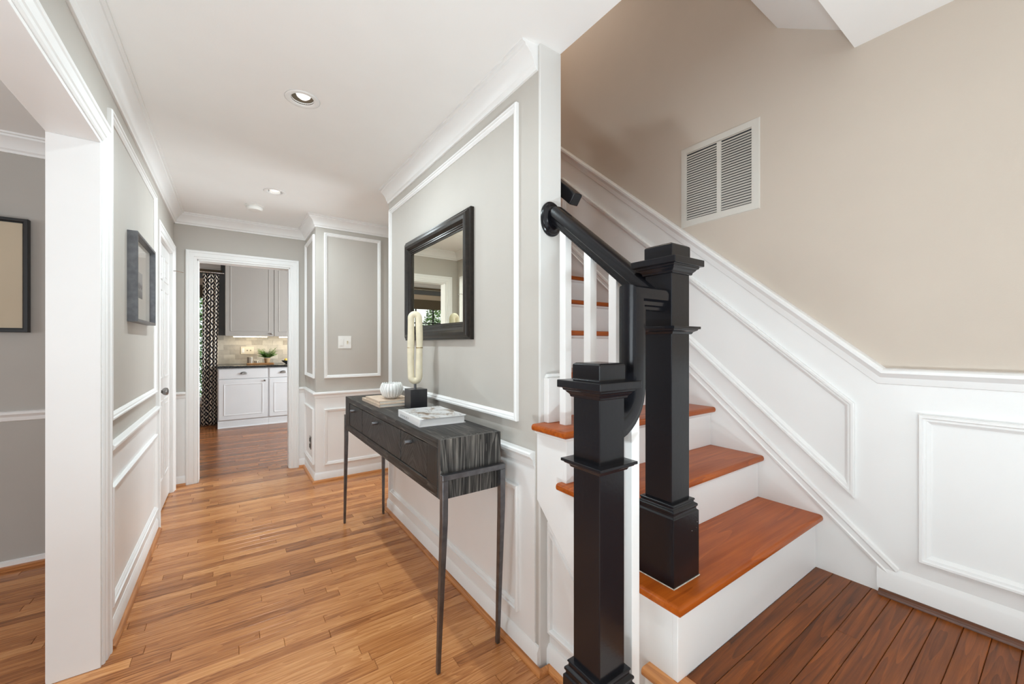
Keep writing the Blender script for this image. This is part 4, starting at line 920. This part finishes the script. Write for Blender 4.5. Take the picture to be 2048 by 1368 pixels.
def upper_cabinet(label, x0, x1, knob_x):
    t = thing('upper_cabinet', label, 'cabinet', ((x0 + x1) / 2, KU, 1.40), 'kitchen upper cabinets')
    B(x0, x1, KU + 0.02, KY - 0.012, 1.405, 2.56).build('body', 'cabinet_grey', t)
    dr = B(x0 + 0.003, x1 - 0.003, KU, KU + 0.0205, 1.395, 2.56).build('door', 'cabinet_grey', t, bevel=0.003)
    frame('door_moulding', rectY(KU, x0 + 0.065, x1 - 0.065, 1.47, 2.50, -1), (0, -1, 0), dr, [(0, 0), (0.002, 0.004), (0.008, 0.004), (0.012, 0)], 'cabinet_grey')
    MB().lathe([(0.010, 0.0), (0.006, -0.010), (0.014, -0.016), (0.015, -0.022), (0.008, -0.027), (0.001, -0.028)], (knob_x, KU, 1.437), 0, 18, 'Y').build('knob', 'pewter', dr, smooth=True)
upper_cabinet('warm grey upper cabinet over the left under cabinet light', -0.098, 0.556, 0.520)
upper_cabinet('warm grey upper cabinet cut off by the right doorway casing', 0.558, 1.20, 1.165)
for a, b, lab in ((0.00, 0.475, 'glowing warm light strip under the left upper cabinet'), (0.63, 1.10, 'glowing warm light strip under the right upper cabinet')):
    u = thing('under_cabinet_light', lab, 'light', ((a + b) / 2, KU + 0.08, 1.395), 'under cabinet light strips')
    B(a, b, KU + 0.055, KU + 0.115, 1.388, 1.404).build('housing', 'white_plastic', u)
    B(a + 0.01, b - 0.01, KU + 0.052, KU + 0.110, 1.380, 1.389).build('diffuser', 'under_cabinet_glow', u)
# tiled splash
bsx = thing('backsplash', 'beige stone subway tile backsplash behind the counter', 'backsplash', (0.45, KY, 0.94))
B(-0.195, 1.2, KY - 0.004, KY, 0.938, 1.41).build('grout', 'grout', bsx)
th_, tw = 0.0765, 0.152
tile_me = None; rt = random.Random(5)
for r in range(6):
    z0 = 0.941 + r * (th_ + 0.002)
    x = -0.195 - (tw / 2 if r % 2 else 0)
    while x < 1.19:
        a, b = max(x, -0.195), min(x + tw - 0.002, 1.19)
        if b - a > 0.02:
            B(a, b, KY - 0.010 - 0.0015 * rt.random(), KY - 0.003, z0, z0 + th_).build('tile', 'splash_tile', bsx)
        x += tw
kp = thing('kitchen_switch_plate', 'almond three gang outlet and switch plate on the tiled backsplash', 'switch plate', (0.2, KY, 1.1))
B(0.108, 0.288, KY - 0.018, KY - 0.0115, 1.10, 1.225).build('plate', 'almond_plastic', kp, bevel=0.002)
B(0.122, 0.156, KY - 0.021, KY - 0.017, 1.125, 1.20).build('outlet', 'white_plastic', kp, bevel=0.002)
for xx in (0.198, 0.245): B(xx - 0.006, xx + 0.006, KY - 0.028, KY - 0.017, 1.155, 1.172).build('toggle', 'shade_brown', kp)
tr = B(0.185, 0.560, 7.66, 7.86, 0.9385, 0.957).build('serving_tray', 'tray_wood', bevel=0.004); tag(tr, 'low wooden tray on the black counter', 'tray')
sx = thing('striped_canister', 'tall dark and cream striped canister on the wooden tray', 'canister', (0.233, 7.76, 0.957))
MB().lathe([(0.040, 0), (0.042, 0.004), (0.042, 0.100), (0.038, 0.104), (0.036, 0.090), (0.002, 0.088)], (0.233, 7.76, 0.957), 0, 36).build('body', 'stripe_light', sx, smooth='auto')
for k in range(12):
    a = 2 * math.pi * k / 12
    MB().loft([[(0.233 + rr * math.cos(a + d), 7.76 + rr * math.sin(a + d), zz) for rr, d in ((0.0415, -0.12), (0.0432, -0.12), (0.0432, 0.12), (0.0415, 0.12))] for zz in (0.960, 1.058)]).build('stripe', 'stripe_dark', sx)
sx = thing('striped_cup', 'short dark and cream cup beside the canister on the tray', 'cup', (0.318, 7.74, 0.957))
MB().lathe([(0.022, 0), (0.030, 0.006), (0.032, 0.040), (0.029, 0.042), (0.026, 0.012), (0.002, 0.010)], (0.318, 7.74, 0.957), 0, 30).build('body', 'stripe_light', sx, smooth='auto')
for k in range(8):
    a = 2 * math.pi * k / 8
    MB().loft([[(0.318 + (rr + tt) * math.cos(a + d), 7.74 + (rr + tt) * math.sin(a + d), zz) for tt, d in ((-0.001, -0.2), (0.0012, -0.2), (0.0012, 0.2), (-0.001, 0.2))] for rr, zz in ((0.0295, 0.964), (0.0318, 0.994))]).build('stripe', 'stripe_dark', sx)
pl = thing('potted_fern', 'small bushy green fern in a tan pot on the tray', 'plant', (0.468, 7.76, 0.957))
MB().lathe([(0.030, 0), (0.034, 0.004), (0.044, 0.070), (0.046, 0.078), (0.041, 0.078), (0.038, 0.064), (0.002, 0.062)], (0.468, 7.76, 0.957), 0, 30).build('pot', 'terracotta', pl, smooth='auto')
rf = random.Random(3); fo = MB()
for k in range(110):
    a = rf.random() * 2 * math.pi; le = 0.07 + 0.07 * rf.random(); up = 0.7 + 1.3 * rf.random()
    bx, by, bz = 0.468 + 0.02 * math.cos(a), 7.76 + 0.02 * math.sin(a), 1.025
    n = 9
    for i in range(1, n):
        t = i / n; q = t * le
        px_, py_, pz_ = bx + q * math.cos(a), by + q * math.sin(a), bz + 0.012 + up * q - 4.2 * q * q
        for sd_ in (-1, 1):
            wdt = 0.026 * (1 - t * 0.7); ox, oy = -math.sin(a) * sd_ * wdt, math.cos(a) * sd_ * wdt
            kk = len(fo.v); fx_, fy_ = math.cos(a) * 0.007, math.sin(a) * 0.007
            fo.v += [(px_ - fx_, py_ - fy_, pz_), (px_ + ox * 0.5 - fx_ * .5, py_ + oy * 0.5 - fy_ * .5, pz_ + 0.004), (px_ + ox + fx_, py_ + oy + fy_, pz_ - 0.003), (px_ + ox * 0.5 + fx_ * 2, py_ + oy * 0.5 + fy_ * 2, pz_ + 0.002)]
            fo.f.append((kk, kk + 1, kk + 2, kk + 3))
fo = fo.build('fronds', 'leaf_green', pl); fo['kind'] = 'stuff'
bo = thing('fruit_bowl', 'dark shallow bowl on the counter at the doorway casing', 'bowl', (0.765, 7.70, 0.9385))
MB().lathe([(0.035, 0), (0.040, 0.006), (0.075, 0.028), (0.098, 0.055), (0.095, 0.056), (0.070, 0.034), (0.002, 0.016)], (0.765, 7.70, 0.9385), 0, 36).build('body', 'grey_bowl', bo, smooth='auto')
for i, (dx, dy, dz, mt, lb, cat) in enumerate(((-0.028, 0, 0.058, 'lemon_peel', 'yellow lemon at the left of the dark bowl', 'lemon'), (0.034, -0.01, 0.060, 'orange_peel', 'orange at the right in the dark bowl', 'orange'))):
    fr = thing('fruit', lb, cat, (0.765 + dx, 7.70 + dy, 0.9385 + dz - 0.03))
    MB().lathe([(0.002, -0.031), (0.015, -0.027), (0.027, -0.014), (0.031, 0.0), (0.027, 0.015), (0.015, 0.027), (0.005, 0.031), (0.001, 0.0315)], (0.765 + dx, 7.70 + dy, 0.9385 + dz), 0, 24).build('skin', mt, fr, smooth=True)
    MB().lathe([(0.003, 0.030), (0.002, 0.035)], (0.765 + dx, 7.70 + dy, 0.9385 + dz), 0, 8).build('stem', 'bark', fr)
# curtain
cu = thing('curtain', 'navy and cream Greek key patterned curtain beside the kitchen cabinets', 'curtain', (-0.27, 7.70, 0))
nxc, nzc = 90, 24; mb = MB(); uvs = []
for j in range(nzc + 1):
    t = j / nzc; z = 0.02 + (2.345 - 0.02) * t
    xa, xb = (-0.398 + 0.016 * t), (-0.205 + 0.036 * t)
    for i in range(nxc + 1):
        s_ = i / nxc
        amp = 0.026 * (1 - 0.35 * t)
        yv = 7.70 + amp * math.sin(s_ * 2 * math.pi * 4.6 + 0.5 * math.sin(3 * t)) + 0.006 * math.sin(17 * s_ + 4 * t)
        mb.v.append((xa + (xb - xa) * s_ + 0.006 * math.cos(s_ * 29), yv, z)); uvs.append((s_ * 0.62, t * 2.33))
for j in range(nzc):
    for i in range(nxc):
        a = j * (nxc + 1) + i; mb.f.append((a, a + 1, a + nxc + 2, a + nxc + 1))
co = mb.build('drape', 'key_cloth', cu, smooth=True)
l = co.data.uv_layers.new(name='UVMap')
for lp in co.data.loops: l.data[lp.index].uv = uvs[lp.vertex_index]
md = co.modifiers.new('solid', 'SOLIDIFY'); md.thickness = 0.003
MB().tube([(-2.2, 7.70, 2.372), (-0.11, 7.70, 2.372)], 0.010, 14).build('rod', 'chrome', cu, smooth='auto')
for k in range(7): 
    MB().tube([(-0.375 + 0.033 * k, 7.70 + 0.014 * math.cos(a), 2.370 + 0.016 * math.sin(a)) for a in [2 * math.pi * q / 14 for q in range(14)]], 0.0016, 6, closed=True).build('ring', 'black_satin', cu)

# ------------------------------------------------------------------ outside the kitchen window
gr = struct(B(-7, 5, 8.15, 16, -0.45, -0.35).build('ground', 'grass'), 'lawn outside the kitchen window')
rh = random.Random(9)
def shrub(label, cx, cy, rx, ry, h, n):
    t = thing('hedge_shrub', label, 'shrub', (cx, cy, -0.35), 'shrubs outside the kitchen window')
    MB().tube([(cx, cy, -0.35), (cx + 0.05, cy, h * 0.5), (cx, cy, h * 0.85)], [0.05, 0.035, 0.012], 8).build('stem', 'bark', t)
    mb = MB()
    for i in range(n):
        u = rh.random() * 2 * math.pi; v = rh.random(); rr = (0.35 + 0.65 * rh.random() ** 0.4) * (1 - 0.45 * v * v)
        p = Vector((cx + rx * rr * math.cos(u), cy + ry * rr * math.sin(u), -0.3 + v * (h + 0.3)))
        a = Vector((rh.uniform(-1, 1), rh.uniform(-1, 1), rh.uniform(-1, 1))).normalized() * rh.uniform(0.03, 0.06)
        b = a.cross(Vector((rh.uniform(-1, 1), rh.uniform(-1, 1), rh.uniform(-1, 1)))).normalized() * rh.uniform(0.012, 0.024)
        k = len(mb.v); mb.v += [tuple(p - a), tuple(p + b), tuple(p + a), tuple(p - b)]; mb.f.append((k, k + 1, k + 2, k + 3))
    f = mb.build('foliage', 'hedge_green', t); f['kind'] = 'stuff'
shrub('tall leafy shrub seen beside the patterned curtain', -0.95, 9.9, 1.0, 0.7, 2.9, 8000)
shrub('leafy shrub left of the tall one, seen in the mirror', -3.05, 10.4, 1.0, 0.8, 2.3, 5000)
shrub('leafy shrub far left, seen in the mirror', -5.3, 10.8, 1.1, 0.9, 2.2, 3000)

# ------------------------------------------------------------------ unseen lamps added to brighten ceiling and stairwell
def uplight(label, x, y, z, power):  # unseen fixture added to throw light on the hall ceiling
    t = thing('added_uplight', label, 'lamp', (x, y, z), 'added fill uplights behind the viewer')
    MB().lathe([(0.085, 0), (0.090, 0.004), (0.090, 0.20), (0.086, 0.202), (0.084, 0.14), (0.002, 0.138)], (x, y, z), 0, 32).build('can', 'gunmetal', t, smooth='auto')
    MB().lathe([(0.002, 0.150), (0.03, 0.158), (0.055, 0.156), (0.080, 0.142)], (x, y, z), 0, 28).build('bulb', 'bulb_glass', t, smooth=True)
    l = bpy.data.lights.new('uplight_beam', 'AREA'); l.shape = 'DISK'; l.size = 0.15; l.energy = power; l.color = (0.80, 0.94, 1.0)
    o = bpy.data.objects.new('uplight_beam', l); C.objects.link(o); o.location = (x, y, z + 0.19); o.rotation_euler = (R(180), 0, 0)
    attach(o, t)
uplight('added black fill uplight nearer the dining room opening', -0.28, -0.20, 0.0, 34)
uplight('added black fill uplight further back in the foyer', -0.15, -0.75, 0.0, 26)
pd = thing('stairwell_fill_globe', 'added unseen globe lamp brightening the stairwell', 'lamp', (1.5, 2.2, 4.0))  # warm globe added above the view to lift the stairwell wall
MB().lathe([(0.002, -0.12), (0.06, -0.104), (0.104, -0.06), (0.12, 0), (0.104, 0.06), (0.06, 0.104), (0.03, 0.12)], (1.5, 2.2, 4.0), 0, 32).build('globe', 'stair_fill_glow', pd, smooth=True)
MB().tube([(1.5, 2.2, 4.11), (1.5, 2.2, 5.0)], 0.006, 8).build('cord', 'black_satin', pd)
